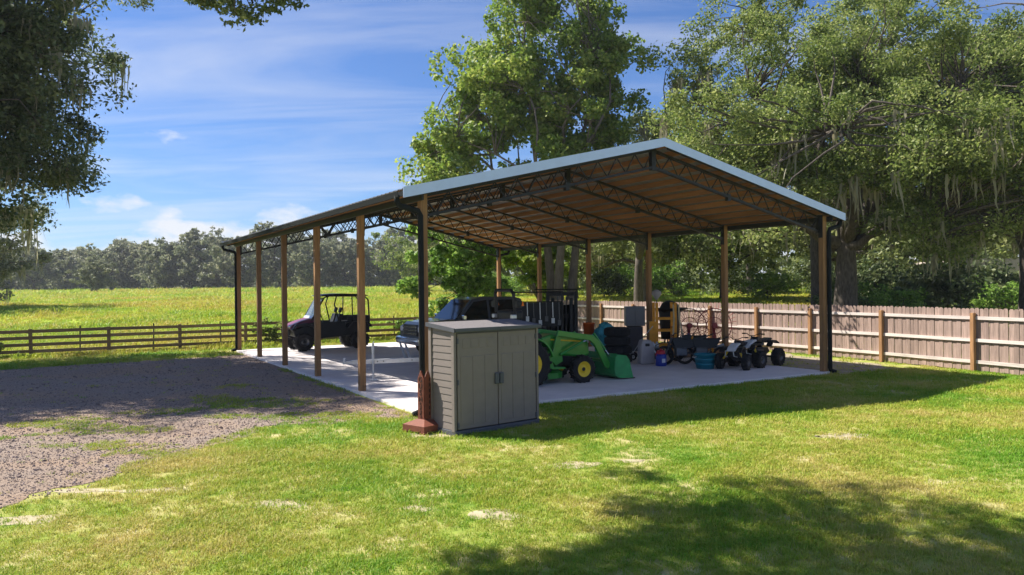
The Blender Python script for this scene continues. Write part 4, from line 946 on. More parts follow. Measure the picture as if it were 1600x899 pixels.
    for s in (-1, 1): MB().tube([(s * .31, -.09, .36), (s * .36, -.06, .33), (s * .36, .06, .33), (s * .31, .09, .36)], .014, 6).build('handle', 'alu', T)
    # red wheel rakes
    for k, (u, v, lab) in enumerate(((13.35, 6.6, 'left rusty red tined rake wheel leaning at the fence'), (14.1, 6.1, 'right rusty red tined rake wheel leaning at the fence'))):
        Q = thing('rake_wheel', lab, 'rake wheel', UV(u, v, .05), TH - .5, 'red rake wheels'); Q.rotation_euler = (-.12, 0, TH - .5)
        c = .98; rr = .62
        MB().tube([(rr * math.cos(t), 0, c + rr * math.sin(t)) for t in [2 * PI * q / 24 for q in range(25)]], .018, 5, cap=False).build('hoop', 'redsteel', Q)
        MB().tube([(.3 * math.cos(t), 0, c + .3 * math.sin(t)) for t in [2 * PI * q / 16 for q in range(17)]], .014, 5, cap=False).build('inner_hoop', 'redsteel', Q)
        tm = MB().tube([(.06, 0, 0), (.62, .02, 0), (.86, .10, 0)], .008, 4).mesh('tine')
        for q in range(34): put('tine', tm, 'redsteel', Q, (0, 0, c), (0, -q * 2 * PI / 34, 0))
        MB().lathe([(.001, -.06), (.09, -.06), (.09, .06), (.001, .06)], (0, 0, c), axis='y', n=12).build('hub', 'redsteel', Q)
        MB().box((0, .12, .5), (.10, .08, 1.0)).build('support_post', 'redsteel', Q)
    # low trailer axle clutter: timber pallet under the bikes
    Pl = thing('timber_stack', 'orange-brown timber beams lying in front of the rake wheels', 'timber', UV(13.3, 5.3, .05), TH - .5)
    for k in range(4): MB().box((0, k * .16, .10 + .0 * k), (2.1 - .2 * k, .14, .14)).build('beam', 'fpost', Pl, bevel=.006)
    for k in range(3): MB().box((.1, .08 + k * .16, .245), (1.8 - .2 * k, .14, .14)).build('beam', 'fpost', Pl, bevel=.006)
build_goods()

# ------------------------------------------------------------------ trees
def leaf_arrays(C, n_each, rad, flat, size, rng, aspect=.5, droop=0.0):
    # leaves gathered in sprigs inside every clump
    k = len(C); idx = np.repeat(np.arange(k), n_each)
    n = len(idx)
    d = rng.normal(size=(n, 3)); d /= np.linalg.norm(d, axis=1)[:, None] + 1e-9
    r = rng.random(n) ** .55
    rad = np.asarray(rad)[idx] if hasattr(rad, '__len__') else np.full(n, rad)
    off = d * (r * rad)[:, None]; off[:, 2] *= flat
    # sprigs: snap groups of leaves towards shared twig ends
    sp = rng.integers(0, max(2, n_each // 7), n); key = idx * 1000 + sp
    hsh = np.stack([np.sin(key * 12.9898 + q * 78.233) * 43758.5453 % 1 for q in range(3)], 1) * 2 - 1
    hn = hsh / (np.linalg.norm(hsh, axis=1)[:, None] + 1e-6) * (np.abs(np.sin(key * 3.17))[:, None] ** .5) * rad[:, None]; hn[:, 2] *= flat
    P = C[idx] + off * .42 + hn * .78
    nr = d * .5 + rng.normal(size=(n, 3)) * .55 + np.array([0, 0, .35]); nr /= np.linalg.norm(nr, axis=1)[:, None]
    t = rng.normal(size=(n, 3)); t[:, 2] -= droop; t -= nr * (t * nr).sum(1)[:, None]; t /= np.linalg.norm(t, axis=1)[:, None] + 1e-9
    b = np.cross(nr, t); s = size * rng.uniform(.6, 1.35, n)
    V = np.empty((n, 4, 3)); V[:, 0] = P - t * s[:, None] * .5; V[:, 1] = P + b * (s * aspect * .5)[:, None] + nr * (s * .10)[:, None]
    V[:, 2] = P + t * s[:, None] * .5; V[:, 3] = P - b * (s * aspect * .5)[:, None] + nr * (s * .10)[:, None]
    q = np.arange(n)[:, None] * 4
    F = np.concatenate([q + np.array([[0, 1, 2]]), q + np.array([[0, 2, 3]])])
    rv = np.clip(.5 + .28 * rng.normal(size=n) + .16 * np.sin(idx * 7.3), 0, 1)
    return V.reshape(-1, 3), F, np.repeat(rv, 4)
def moss_mesh(name, pts, lens, rng, wid=.05, strands=7):
    V = []; F = []; rv = []
    for (p, ln) in zip(pts, lens):
        for s in range(strands):
            q = np.array(p) + rng.normal(size=3) * np.array([.16, .16, .06]); L = ln * rng.uniform(.35, 1.0); a = rng.uniform(0, PI)
            dx = np.array([math.cos(a), math.sin(a), 0]); w0 = wid * rng.uniform(.5, 1.4); o = len(V); sg = 4; drift = rng.normal(size=2) * .10 * L
            for k in range(sg + 1):
                t = k / sg; c = q + np.array([drift[0] * t * t + rng.normal() * .02, drift[1] * t * t + rng.normal() * .02, -L * t]); ww = w0 * (1 - t) ** .7 * (1 + .4 * math.sin(k * 2.1 + s)) + .004
                V += [c - dx * ww, c + dx * ww]; rv += [rng.uniform(.2, .9)] * 2
            F += [(o + 2 * k, o + 2 * k + 1, o + 2 * k + 3, o + 2 * k + 2) for k in range(sg)]
    return np_mesh(name, V, F, rv)
def limb(mb, a, b, r0, r1, rng, sag=.12, seg=6, n=7):
    a = np.array(a, float); b = np.array(b, float); L = np.linalg.norm(b - a); pts = []
    k1 = rng.normal(size=3) * L * .07; k2 = rng.normal(size=3) * L * .05
    for k in range(seg + 1):
        t = k / seg; p = a + (b - a) * t + k1 * math.sin(PI * t) + k2 * math.sin(2 * PI * t); p[2] += sag * L * math.sin(PI * t); pts.append(p)
    mb.tube([tuple(p) for p in pts], [r0 + (r1 - r0) * (k / seg) ** .8 for k in range(seg + 1)], n); return pts
def tree(name, label, base, seed, lobes, fork, tr, ncl, n_each, crad, leaf, mt, bark='bark', flat=.7, aspect=.5, moss=0, mosslen=1.2, stems=1, group=None, keep=None, extra=None, nprim=9, mosswid=.05, sag=.1):
    """lobes: ellipsoids (dx,dy,z,rx,ry,rz) about the base; clumps of leaves fill them, limbs reach every clump."""
    rng = np.random.default_rng(seed); base = np.array(base, float)
    vol = np.array([l[3] * l[4] * l[5] for l in lobes]); cnt = np.maximum(2, (ncl * vol / vol.sum()).astype(int)); C = []
    for l, c in zip(lobes, cnt):
        d = rng.normal(size=(c, 3)); d /= np.linalg.norm(d, axis=1)[:, None]; r = rng.random(c) ** .42
        r *= 1 + .22 * rng.normal(size=c)
        C.append(np.array([l[0], l[1], l[2]]) + d * r[:, None] * np.array([l[3], l[4], l[5]]))
    C = np.concatenate(C)
    if keep is not None: C = C[[keep(*(c + base)) for c in C]]
    if extra is not None: C = np.concatenate([C, np.array(extra, float) - base])
    R = thing(name, label, 'tree', tuple(base), 0, group)
    rad = crad * rng.uniform(.65, 1.35, len(C))
    V, F, rv = leaf_arrays(C, n_each, rad, flat, leaf, rng, aspect)
    put('crown', np_mesh('crown', V, F, rv), mt, R)
    # wood
    mb = MB(); z0 = C[:, 2].min()
    for s in range(stems):
        oa = np.array([0., 0, -.3]) if stems == 1 else np.array([math.cos(s * 2.4), math.sin(s * 2.4), 0]) * tr * 1.3 + np.array([0, 0, -.3])
        ft = np.array([fork[0], fork[1], fork[2]]) + (0 if stems == 1 else 1) * np.array([math.cos(s * 2.4), math.sin(s * 2.4), 0]) * tr * 3.0
        pts = []; sg = 8
        wob = rng.normal(size=2) * .12 * fork[2] * .2
        for k in range(sg + 1):
            t = k / sg; p = oa + (ft - oa) * t; p[0] += wob[0] * math.sin(PI * t); p[1] += wob[1] * math.sin(PI * t); pts.append(tuple(p))
        mb.tube(pts, [tr * (1.45 if k == 0 else 1.12 if k == 1 else 1 - .38 * k / sg) for k in range(sg + 1)], 12)
        prim = C[rng.choice(len(C), min(nprim, len(C)), replace=False)]
        paths = []
        for p in prim: paths.append(limb(mb, ft - np.array([0, 0, tr * .4]), p * .9 + ft * .1, tr * .52, tr * .10, rng, sag, 7, 7))
        allp = np.concatenate([np.array(q[2:]) for q in paths])
        for c in (C if stems == 1 else C[s::stems]):
            dd = np.linalg.norm(allp - c, axis=1) + np.maximum(0, allp[:, 2] - c[2]) * .4; a = allp[np.argmin(dd)]
            if np.linalg.norm(c - a) > .3: limb(mb, a, c, tr * .10 + .012, .012, rng, .06, 4, 5)
    mb.build('trunk', bark, R, smooth=True)
    if moss:
        lowc = C[C[:, 2] < np.quantile(C[:, 2], .6)]; low = (lowc if len(lowc) else C)[rng.choice(len(lowc) if len(lowc) else len(C), moss, replace=True)] + rng.normal(size=(moss, 3)) * np.array([.35, .35, .15]) * crad
        kind(put('moss', moss_mesh('moss', low, mosslen * rng.uniform(.4, 1.2, moss), rng, mosswid), 'moss', R), 'stuff')
    return R
FLAT = lambda *a: True
def in_view_above(x, y, z):      # the crown over the camera stays above this sloping underside
    return z > 2.54 + .385 * max(y, 4.0) + 1.25
# left foreground live oak
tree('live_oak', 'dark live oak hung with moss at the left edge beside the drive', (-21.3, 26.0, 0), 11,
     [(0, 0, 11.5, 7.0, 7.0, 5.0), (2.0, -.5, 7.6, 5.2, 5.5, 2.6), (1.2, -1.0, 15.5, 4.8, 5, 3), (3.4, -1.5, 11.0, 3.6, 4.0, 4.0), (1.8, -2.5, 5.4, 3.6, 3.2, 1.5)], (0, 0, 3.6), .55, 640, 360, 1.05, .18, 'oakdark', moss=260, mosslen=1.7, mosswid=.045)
# oak over the camera: only a bough shows, the rest shades the lawn
bx = [(-4.25, 10.4, 6.45), (-4.05, 10.4, 6.42), (-3.8, 10.4, 6.36), (-3.5, 10.5, 6.32), (-3.25, 10.4, 6.40), (-3.0, 10.5, 6.50), (-3.4, 10.6, 6.6), (-3.9, 10.6, 6.62), (-3.65, 10.3, 6.20)]
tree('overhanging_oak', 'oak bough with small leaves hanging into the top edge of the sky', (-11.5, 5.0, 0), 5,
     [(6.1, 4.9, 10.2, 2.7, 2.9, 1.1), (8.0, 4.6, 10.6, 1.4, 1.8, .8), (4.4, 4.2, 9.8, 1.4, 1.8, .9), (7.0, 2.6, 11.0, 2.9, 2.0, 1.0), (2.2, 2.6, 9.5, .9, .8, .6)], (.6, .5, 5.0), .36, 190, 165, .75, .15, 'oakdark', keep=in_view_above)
o = [q for q in bpy.data.objects if q.name.startswith('overhanging_oak')][0]
def bough(R):
    rng = np.random.default_rng(3); C = np.array(bx) - np.array(R.location); V, F, rv = leaf_arrays(C, 120, .26, .6, .085, rng, .5)
    put('bough_leaves', np_mesh('bough_leaves', V, F, rv), 'oakdark', R)
    mb = MB(); a = (6.2, 4.6, 8.6)
    pts = limb(mb, a, C[3] + np.array([0, 0, .12]), .07, .015, rng, .02)
    for c in C: limb(mb, pts[-2], c, .018, .005, rng, .05, 4, 5)
    limb(mb, (.6, .5, 4.8), a, .22, .07, rng, .1)
    mb.build('bough', 'bark', R, smooth=True)
bough(o)
# sweetgum behind the barn
tree('sweetgum_tree', 'tall yellow-green sweetgum with open crown rising behind the barn roof', (2.7, 43.0, .06), 21,
     [(-2.9, 0, 13.9, 3.2, 3.0, 3.6), (2.1, 0, 14.8, 2.3, 2.6, 4.2), (-5.2, 0, 9.8, 2.8, 2.6, 2.3), (.2, -.5, 10.2, 3.8, 3, 2.2), (-1.2, 0, 18.6, 2.3, 2.2, 2.4), (2.0, 0, 19.2, 1.7, 1.8, 1.8)], (0, 0, 5.2), .32, 235, 330, .95, .22, 'gumleaf', 'barkp', flat=.85, aspect=.75, stems=3, nprim=6, sag=.02)
tree('young_maple', 'bushy broad-leaved young tree behind the pickup truck', (-2.6, 43.5, .06), 23,
     [(0, 0, 5.0, 2.9, 2.6, 2.9), (-.6, -.8, 2.6, 2.9, 2.2, 1.6), (1.4, 0, 6.6, 2.0, 2, 1.8)], (0, 0, 1.6), .14, 90, 260, .62, .24, 'maple', 'barkp', aspect=.8)
tree('sapling', 'small bright yellow-green sapling between the far right posts of the barn', (1.6, 48.0, .15), 24,
     [(0, 0, 4.6, 2.3, 2.2, 2.0), (.8, 0, 2.6, 1.8, 1.8, 1.4)], (0, 0, 1.6), .10, 50, 220, .65, .24, 'gumleaf', 'barkp', aspect=.8)
# right-hand live oaks
tree('live_oak', 'broad live oak with thick dark trunk right behind the picket fence', (14.4, 33.5, 0), 31,
     [(-4.6, -1.5, 8.0, 3.8, 4.0, 2.9), (3.5, -1.8, 8.0, 5.0, 4.0, 2.8), (9.0, -1.0, 7.6, 4.2, 4.0, 3.2), (-.5, -2.5, 7.6, 4.6, 3.2, 2.2), (1.0, 1.5, 12.3, 5.5, 4.5, 2.4), (7.5, 1.0, 11.6, 4.5, 4, 2.3), (4.0, -1.6, 4.9, 3.6, 2.4, 1.2), (-2.6, -.6, 5.2, 2.0, 2.0, .9)], (.2, 0, 4.4), .58, 600, 380, .95, .155, 'oakleaf', moss=170, mosslen=1.9, mosswid=.055)
tree('live_oak', 'tall open-crowned oak with forked upper limbs above the barn ridge', (16.3, 40.5, .03), 32,
     [(-5.9, 0, 12.6, 2.3, 3.0, 2.2), (-3.2, 0, 16.0, 2.8, 3.6, 1.7), (2.2, 0, 16.2, 3.2, 4, 1.9), (-5.9, 0, 15.2, 1.6, 2.4, 1.3), (4.6, 0, 13.2, 2.6, 3.5, 2.0), (-3, 2, 10.0, 6.5, 3, 2.4)], (0, 0, 10.4), .42, 165, 270, .85, .19, 'oakleaf', moss=110, mosslen=1.5, nprim=12, mosswid=.04)
tree('live_oak', 'mossy oak filling the upper right corner behind the fence', (25.5, 38.0, 0), 33,
     [(-1.5, -1, 9.6, 5.0, 4.5, 3.6), (-1.0, 0, 14.0, 4.2, 4, 2.6), (5, 0, 11, 5, 4.5, 4.5), (-3.6, -1.5, 6.8, 3.2, 3, 1.8)], (0, 0, 4.2), .5, 200, 260, 1.0, .20, 'oakleaf', moss=130, mosslen=2.0, mosswid=.06)
tree('live_oak', 'dark green oak between the sweetgum and the barn ridge', (8.3, 50.0, .3), 34,
     [(0, 0, 11.6, 3.2, 3.2, 2.4), (1.5, 0, 8.6, 5, 4, 2.6), (-1.4, 0, 9.0, 3.2, 3, 2.2)], (0, 0, 4.0), .38, 110, 230, 1.1, .24, 'oakdark', moss=40, mosslen=1.5)
def ground_z(x, y): return float(terrain(x, y))
# woodland behind: builds of two middle-distance oaks, copied
def mid_tree(name, label, x, y, seed, h, r, mt='midleaf', moss=20, group=None, low=.22):
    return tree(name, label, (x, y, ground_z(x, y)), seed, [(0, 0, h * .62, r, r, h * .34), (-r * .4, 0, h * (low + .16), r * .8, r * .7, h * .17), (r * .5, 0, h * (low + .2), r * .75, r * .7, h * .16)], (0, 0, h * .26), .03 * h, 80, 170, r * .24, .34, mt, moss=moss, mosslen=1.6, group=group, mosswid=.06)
ta = mid_tree('woodland_oak', 'light trunked oak standing behind the fence under the roof opening', 10.5, 60, 41, 11, 5.0)
tb = mid_tree('woodland_oak', 'low spreading oak with dark trunk right of the fifth barn post', 17.0, 62, 42, 9.5, 5.4, 'oakleaf')
def copy_to(src, x, y, rz, s, label, group=None, sz=None):
    c = copy_tree(src); c.location = (x, y, ground_z(x, y) - .05); c.rotation_euler = (0, 0, rz); c.scale = (s, s, sz or s); c['label'] = label
    if group: c['group'] = group
    return c
for q in (ta, tb): q['group'] = 'oaks of the right-hand woodland'
for src, x, y, rz, s, lab in ((tb, 5.5, 66, 1.0, 1.0, 'shaded oak seen between the two far right barn posts'), (ta, 23.5, 55, 2.0, 1.15, 'dark woodland oak left of the white outbuilding'), (tb, 30, 60, .5, 1.3, 'woodland oak behind the white outbuilding'),
                             (ta, 37, 52, 4.0, 1.3, 'woodland oak at the far right edge'), (tb, 42, 70, 3.0, 1.5, 'tall woodland oak at the back of the right edge'), (ta, 24, 78, 5.0, 1.4, 'far woodland oak behind the right-hand live oaks'),
                             (tb, 12, 85, 2.2, 1.4, 'far woodland oak seen through the barn beside the grey cabinet'), (ta, 2.5, 82, .7, 1.35, 'far woodland oak seen behind the sweetgum trunks'), (ta, -6.5, 92, 3.3, 1.1, 'grey-green oak left of the young maple'), (tb, -13.5, 120, 3.9, 1.1, 'grey-green oak beyond the pasture left of the front corner post')):
    copy_to(src, x, y, rz, s, lab, 'oaks of the right-hand woodland')
# understorey shrubs behind the picket fence
def shrub(name, label, x, y, seed, h, r, mt):
    return tree(name, label, (x, y, ground_z(x, y)), seed, [(0, 0, h * .55, r, r, h * .48)], (0, 0, h * .2), .05, 34, 120, r * .36, .20, mt, nprim=5)
s1 = shrub('shrub', 'dark leafy shrub behind the fence below the big oak trunk', 16.2, 37.5, 51, 2.6, 1.9, 'oakdark')
s2 = shrub('shrub', 'bright green shrub behind the fence right of the near post', 18.6, 38.5, 52, 2.3, 1.9, 'maple')
for q in (s1, s2): q['category'] = 'shrub'; q['group'] = 'shrubs behind the picket fence'
ords = ['first', 'second', 'third', 'fourth', 'fifth', 'sixth', 'seventh', 'eighth', 'ninth', 'tenth', 'eleventh', 'twelfth', 'thirteenth', 'fourteenth', 'fifteenth', 'sixteenth', 'seventeenth', 'eighteenth', 'nineteenth', 'twentieth', 'twenty-first', 'twenty-second', 'twenty-third', 'twenty-fourth', 'twenty-fifth', 'twenty-sixth', 'twenty-seventh', 'twenty-eighth', 'twenty-ninth', 'thirtieth', 'thirty-first', 'thirty-second', 'thirty-third', 'thirty-fourth']
rs = random.Random(4)
spots = [(8.6, 68), (12.5, 70), (15.2, 72), (19.5, 70), (20.8, 45), (22.6, 41), (24.3, 46), (26.6, 44), (28.8, 47), (31, 44), (33.5, 50), (20, 60), (27, 66), (35, 66), (-1.0, 75), (4.2, 76)]
spots.sort(key=lambda p: p[0] / p[1])
for i, (x, y) in enumerate(spots):
    copy_to(s1 if (i % 3) else s2, x, y, rs.uniform(0, 6), rs.uniform(1.0, 1.7), '%s from the left of the distant understorey shrubs in the woodland' % ords[i], 'distant understorey shrubs')
# palmetto clump
def palmetto(label, x, y, seed):
    rng = np.random.default_rng(seed); R = thing('palmetto', label, 'plant', (x, y, ground_z(x, y)), 0)
    for k in range(11):
        a = rng.uniform(0, 2 * PI); el = rng.uniform(.5, 1.3); L = rng.uniform(.7, 1.3); c = Vector((math.cos(a) * math.cos(el), math.sin(a) * math.cos(el), math.sin(el))) * L
        V = [tuple(c)]; F = []; V2 = []; side = c.cross(Vector((0, 0, 1))).normalized(); up = side.cross(c).normalized()
        for q in range(13):
            t = -1.25 + 2.5 * q / 12; d = (c.normalized() * math.cos(t) + side * math.sin(t) + up * (-.25)) ; p = c + d * .62; e = side * .03 * math.cos(t) - c.normalized() * .03 * math.sin(t)
            o = len(V); V += [tuple(c + d * .25 + e), tuple(p), tuple(c + d * .25 - e)]; F += [(0, o, o + 1), (0, o + 1, o + 2)]
        put('frond', np_mesh('frond', V, F, np.full(len(V), rng.uniform(.2, .9))), 'oakleaf', R)
    return R
palmetto('fan-leaved palmetto clump behind the fence, left of the two', 19.2, 36.5, 2)
palmetto('fan-leaved palmetto clump behind the fence, right of the two', 21.6, 37.5, 3)
# far tree line beyond the pasture
def far_oak(seed, label):
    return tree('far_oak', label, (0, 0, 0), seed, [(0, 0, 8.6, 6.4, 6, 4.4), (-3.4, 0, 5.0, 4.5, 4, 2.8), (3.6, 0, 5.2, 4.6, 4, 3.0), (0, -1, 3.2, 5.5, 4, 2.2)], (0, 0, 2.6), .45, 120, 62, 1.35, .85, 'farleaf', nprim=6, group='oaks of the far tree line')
far = [far_oak(60 + k, '') for k in range(4)]
rows = []
rs = random.Random(12)
for k in range(30):
    px = -60 + k * 27.5 + rs.uniform(-9, 9); dep = rs.uniform(195, 235) - (25 if k % 4 == 0 else 0)
    rows.append((px, dep))
rows.append((150, 150))
rows.sort()
for i, (px, dep) in enumerate(rows):
    x = (px - 800) / 1199 * dep; s = rs.uniform(.9, 1.32)
    if abs(px - 150) < .1 and dep == 150: s = .55
    lab = '%s oak from the left in the grey-green tree line beyond the pasture' % (ords[i] if i < len(ords) else 'last')
    src = far[i % 4]
    if i < 4: c = src; c.location = (x, dep, ground_z(x, dep) - .1); c.rotation_euler = (0, 0, rs.uniform(0, 6)); c.scale = (s, s, s); c['label'] = lab
    else: copy_to(src, x, dep, rs.uniform(0, 6), s, lab, 'oaks of the far tree line')
# nearer grey-green tree at the left edge of the pasture
tree('pasture_oak', 'pale mossy oak at the left edge of the pasture beyond the fence', (-44, 62, ground_z(-44, 62)), 71, [(0, 0, 7.5, 5, 5, 4.5), (3.0, -1, 3.6, 3.6, 3.4, 2.4)], (0, 0, 2.8), .4, 110, 200, 1.0, .28, 'farleaf', moss=60, mosslen=2.0, mosswid=.07)
# dense brush under the far trees
def brush(name, label, n, p0, p1, d0, d1, hi, size, cr, mt, seed):
    rng = np.random.default_rng(seed)
    px = rng.uniform(p0, p1, n); dep = rng.uniform(d0, d1, n); x = (px - 800) / 1199 * dep
    C = np.stack([x, dep, terrain(x, dep) + rng.uniform(.2, hi, n)], 1)
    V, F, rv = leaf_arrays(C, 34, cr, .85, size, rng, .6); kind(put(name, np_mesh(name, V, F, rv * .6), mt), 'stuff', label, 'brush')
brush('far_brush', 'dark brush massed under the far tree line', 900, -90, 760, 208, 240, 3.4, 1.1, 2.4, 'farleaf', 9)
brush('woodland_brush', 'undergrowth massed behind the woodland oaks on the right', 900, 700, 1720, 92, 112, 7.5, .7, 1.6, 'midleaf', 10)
# ------------------------------------------------------------------ outbuilding in the woods
def outbuilding():
    x, y = 40.5, 66; z = ground_z(x, y)
    R = thing('outbuilding', 'low white outbuilding with a faded roof in the woods at the right', 'building', (x, y, z), .25)
    MB().box((0, 0, 1.1), (9, 5, 2.2)).build('wall', 'wallw', R)
    MB().prism([(-4.9, 2.15), (4.9, 2.15), (4.3, 3.1), (-4.3, 3.1)], -2.9, 2.9).build('roof', 'rooft', R)
    for k in (-2.6, .6):
        f = MB().box((k, -2.53, 1.3), (1.1, .06, .9)).build('window', 'glassd', R); MB().box((k, -2.57, .82), (1.3, .12, .07)).build('sill', 'wallw', f)
    MB().box((2.9, -2.53, .98), (.95, .06, 1.95)).build('door', 'board', R)
outbuilding()
# ------------------------------------------------------------------ bird
def bird():
    x = -6.65; y = 60; z = 2.54 + 165 * 60 / 1199
    b = MB().lathe([(.001, -.22), (.05, -.12), (.07, 0), (.045, .12), (.03, .18), (.001, .22)], axis='x', n=8)
    o = b.build('bird', 'black', None, (x, y, z), (.6, -.5, .4), smooth=True); tag(o, 'small dark bird flying left of the sweetgum crown', 'bird')
    for s in (-1, 1):
        MB().add([(.08, 0, .03), (-.08, 0, .03), (-.10, s * .30, .20), (.02, s * .34, .22), (-.14, s * .62, .16)], [(0, 1, 2, 3), (3, 2, 4)]).build('wing', 'black', o)
    MB().add([(-.18, -.02, 0), (-.18, .02, 0), (-.34, .06, 0), (-.34, -.06, 0)], [(0, 1, 2, 3)]).build('tail', 'black', o)
bird()

# ------------------------------------------------------------------ grass, weeds and stones (uncountable)
def tuft(name, n, h, spread, wid, seed, mt, lean=.5):
    rng = np.random.default_rng(seed); V = []; F = []
    for k in range(n):
        a = rng.uniform(0, 2 * PI); r = spread * math.sqrt(rng.random()); p = np.array([r * math.cos(a), r * math.sin(a), -.006]); hh = h * rng.uniform(.5, 1.25)
        b = rng.uniform(0, 2 * PI); le = lean * rng.uniform(.2, 1.3); d = np.array([math.cos(b), math.sin(b), 0]); s = np.array([-d[1], d[0], 0]) * wid * rng.uniform(.7, 1.3)
        q = p + d * hh * le * .35 + np.array([0, 0, hh * .6]); t = p + d * hh * le + np.array([0, 0, hh * (1 - .3 * le)]); o = len(V)
        V += [p - s, p + s, q + s * .7, q - s * .7, t]; F += [(o, o + 1, o + 2), (o, o + 2, o + 3), (o + 3, o + 2, o + 4)]
    me = np_mesh(name, V, F); me.materials.append(M[mt]); return bpy.data.objects.new(name, me)
def stone(name, seed):
    rng = np.random.default_rng(seed); b = MB().lathe([(.001, -.5), (.6, -.35), (.95, 0), (.6, .38), (.001, .5)], n=6)
    v = [tuple(np.array(p) * rng.uniform(.75, 1.25, 3)) for p in b.v]; m2 = MB(); m2.v = v; m2.f = b.f; me = m2.mesh(name); me.materials.append(M['stone']); return bpy.data.objects.new(name, me)
def scatter(name, pts, scale, protos, label, cat, seed, tilt=0.12):
    for k, pr in enumerate(protos):
        pass
    n = len(pts); me = bpy.data.meshes.new(name); me.vertices.add(n); me.vertices.foreach_set('co', np.asarray(pts, np.float32).ravel())
    rng = np.random.default_rng(seed)
    a = me.attributes.new('sc', 'FLOAT', 'POINT'); a.data.foreach_set('value', np.asarray(scale, np.float32))
    rot = np.stack([rng.normal(size=n) * tilt, rng.normal(size=n) * tilt, rng.uniform(0, 2 * PI, n)], 1).astype(np.float32)
    a = me.attributes.new('rt', 'FLOAT_VECTOR', 'POINT'); a.data.foreach_set('vector', rot.ravel())
    a = me.attributes.new('pick', 'INT', 'POINT'); a.data.foreach_set('value', rng.integers(0, len(protos), n).astype(np.int32))
    o = bpy.data.objects.new(name, me); COL.objects.link(o)
    ng = bpy.data.node_groups.new(name, 'GeometryNodeTree'); ng.interface.new_socket('Geometry', in_out='INPUT', socket_type='NodeSocketGeometry'); ng.interface.new_socket('Geometry', in_out='OUTPUT', socket_type='NodeSocketGeometry')
    N = ng.nodes; L = ng.links; gi = N.new('NodeGroupInput'); go = N.new('NodeGroupOutput')
    ip = N.new('GeometryNodeInstanceOnPoints'); L.new(gi.outputs[0], ip.inputs['Points'])
    jg = N.new('GeometryNodeGeometryToInstance')
    for pr in reversed(protos):
        oi = N.new('GeometryNodeObjectInfo'); oi.inputs['Object'].default_value = pr; oi.inputs['As Instance'].default_value = True; L.new(oi.outputs['Geometry'], jg.inputs[0])
    L.new(jg.outputs[0], ip.inputs['Instance']); ip.inputs['Pick Instance'].default_value = True
    def na(nm, ty):
        q = N.new('GeometryNodeInputNamedAttribute'); q.data_type = ty; q.inputs['Name'].default_value = nm; return q.outputs['Attribute']
    L.new(na('pick', 'INT'), ip.inputs['Instance Index']); L.new(na('sc', 'FLOAT'), ip.inputs['Scale'])
    er = N.new('FunctionNodeEulerToRotation'); L.new(na('rt', 'FLOAT_VECTOR'), er.inputs[0]); L.new(er.outputs[0], ip.inputs['Rotation'])
    L.new(ip.outputs[0], go.inputs[0]); md = o.modifiers.new('scatter', 'NODES'); md.node_group = ng
    return kind(o, 'stuff', label, cat)
def inside(poly, x, y):
    r = np.zeros(len(x), bool); n = len(poly); j = n - 1
    for i in range(n):
        xi, yi = poly[i][:2]; xj, yj = poly[j][:2]
        c = ((yi > y) != (yj > y)) & (x < (xj - xi) * (y - yi) / (yj - yi + 1e-12) + xi); r ^= c; j = i
    return r
def to_uv(x, y): return (x - BO.x) * BE.x + (y - BO.y) * BE.y, (x - BO.x) * BD.x + (y - BO.y) * BD.y
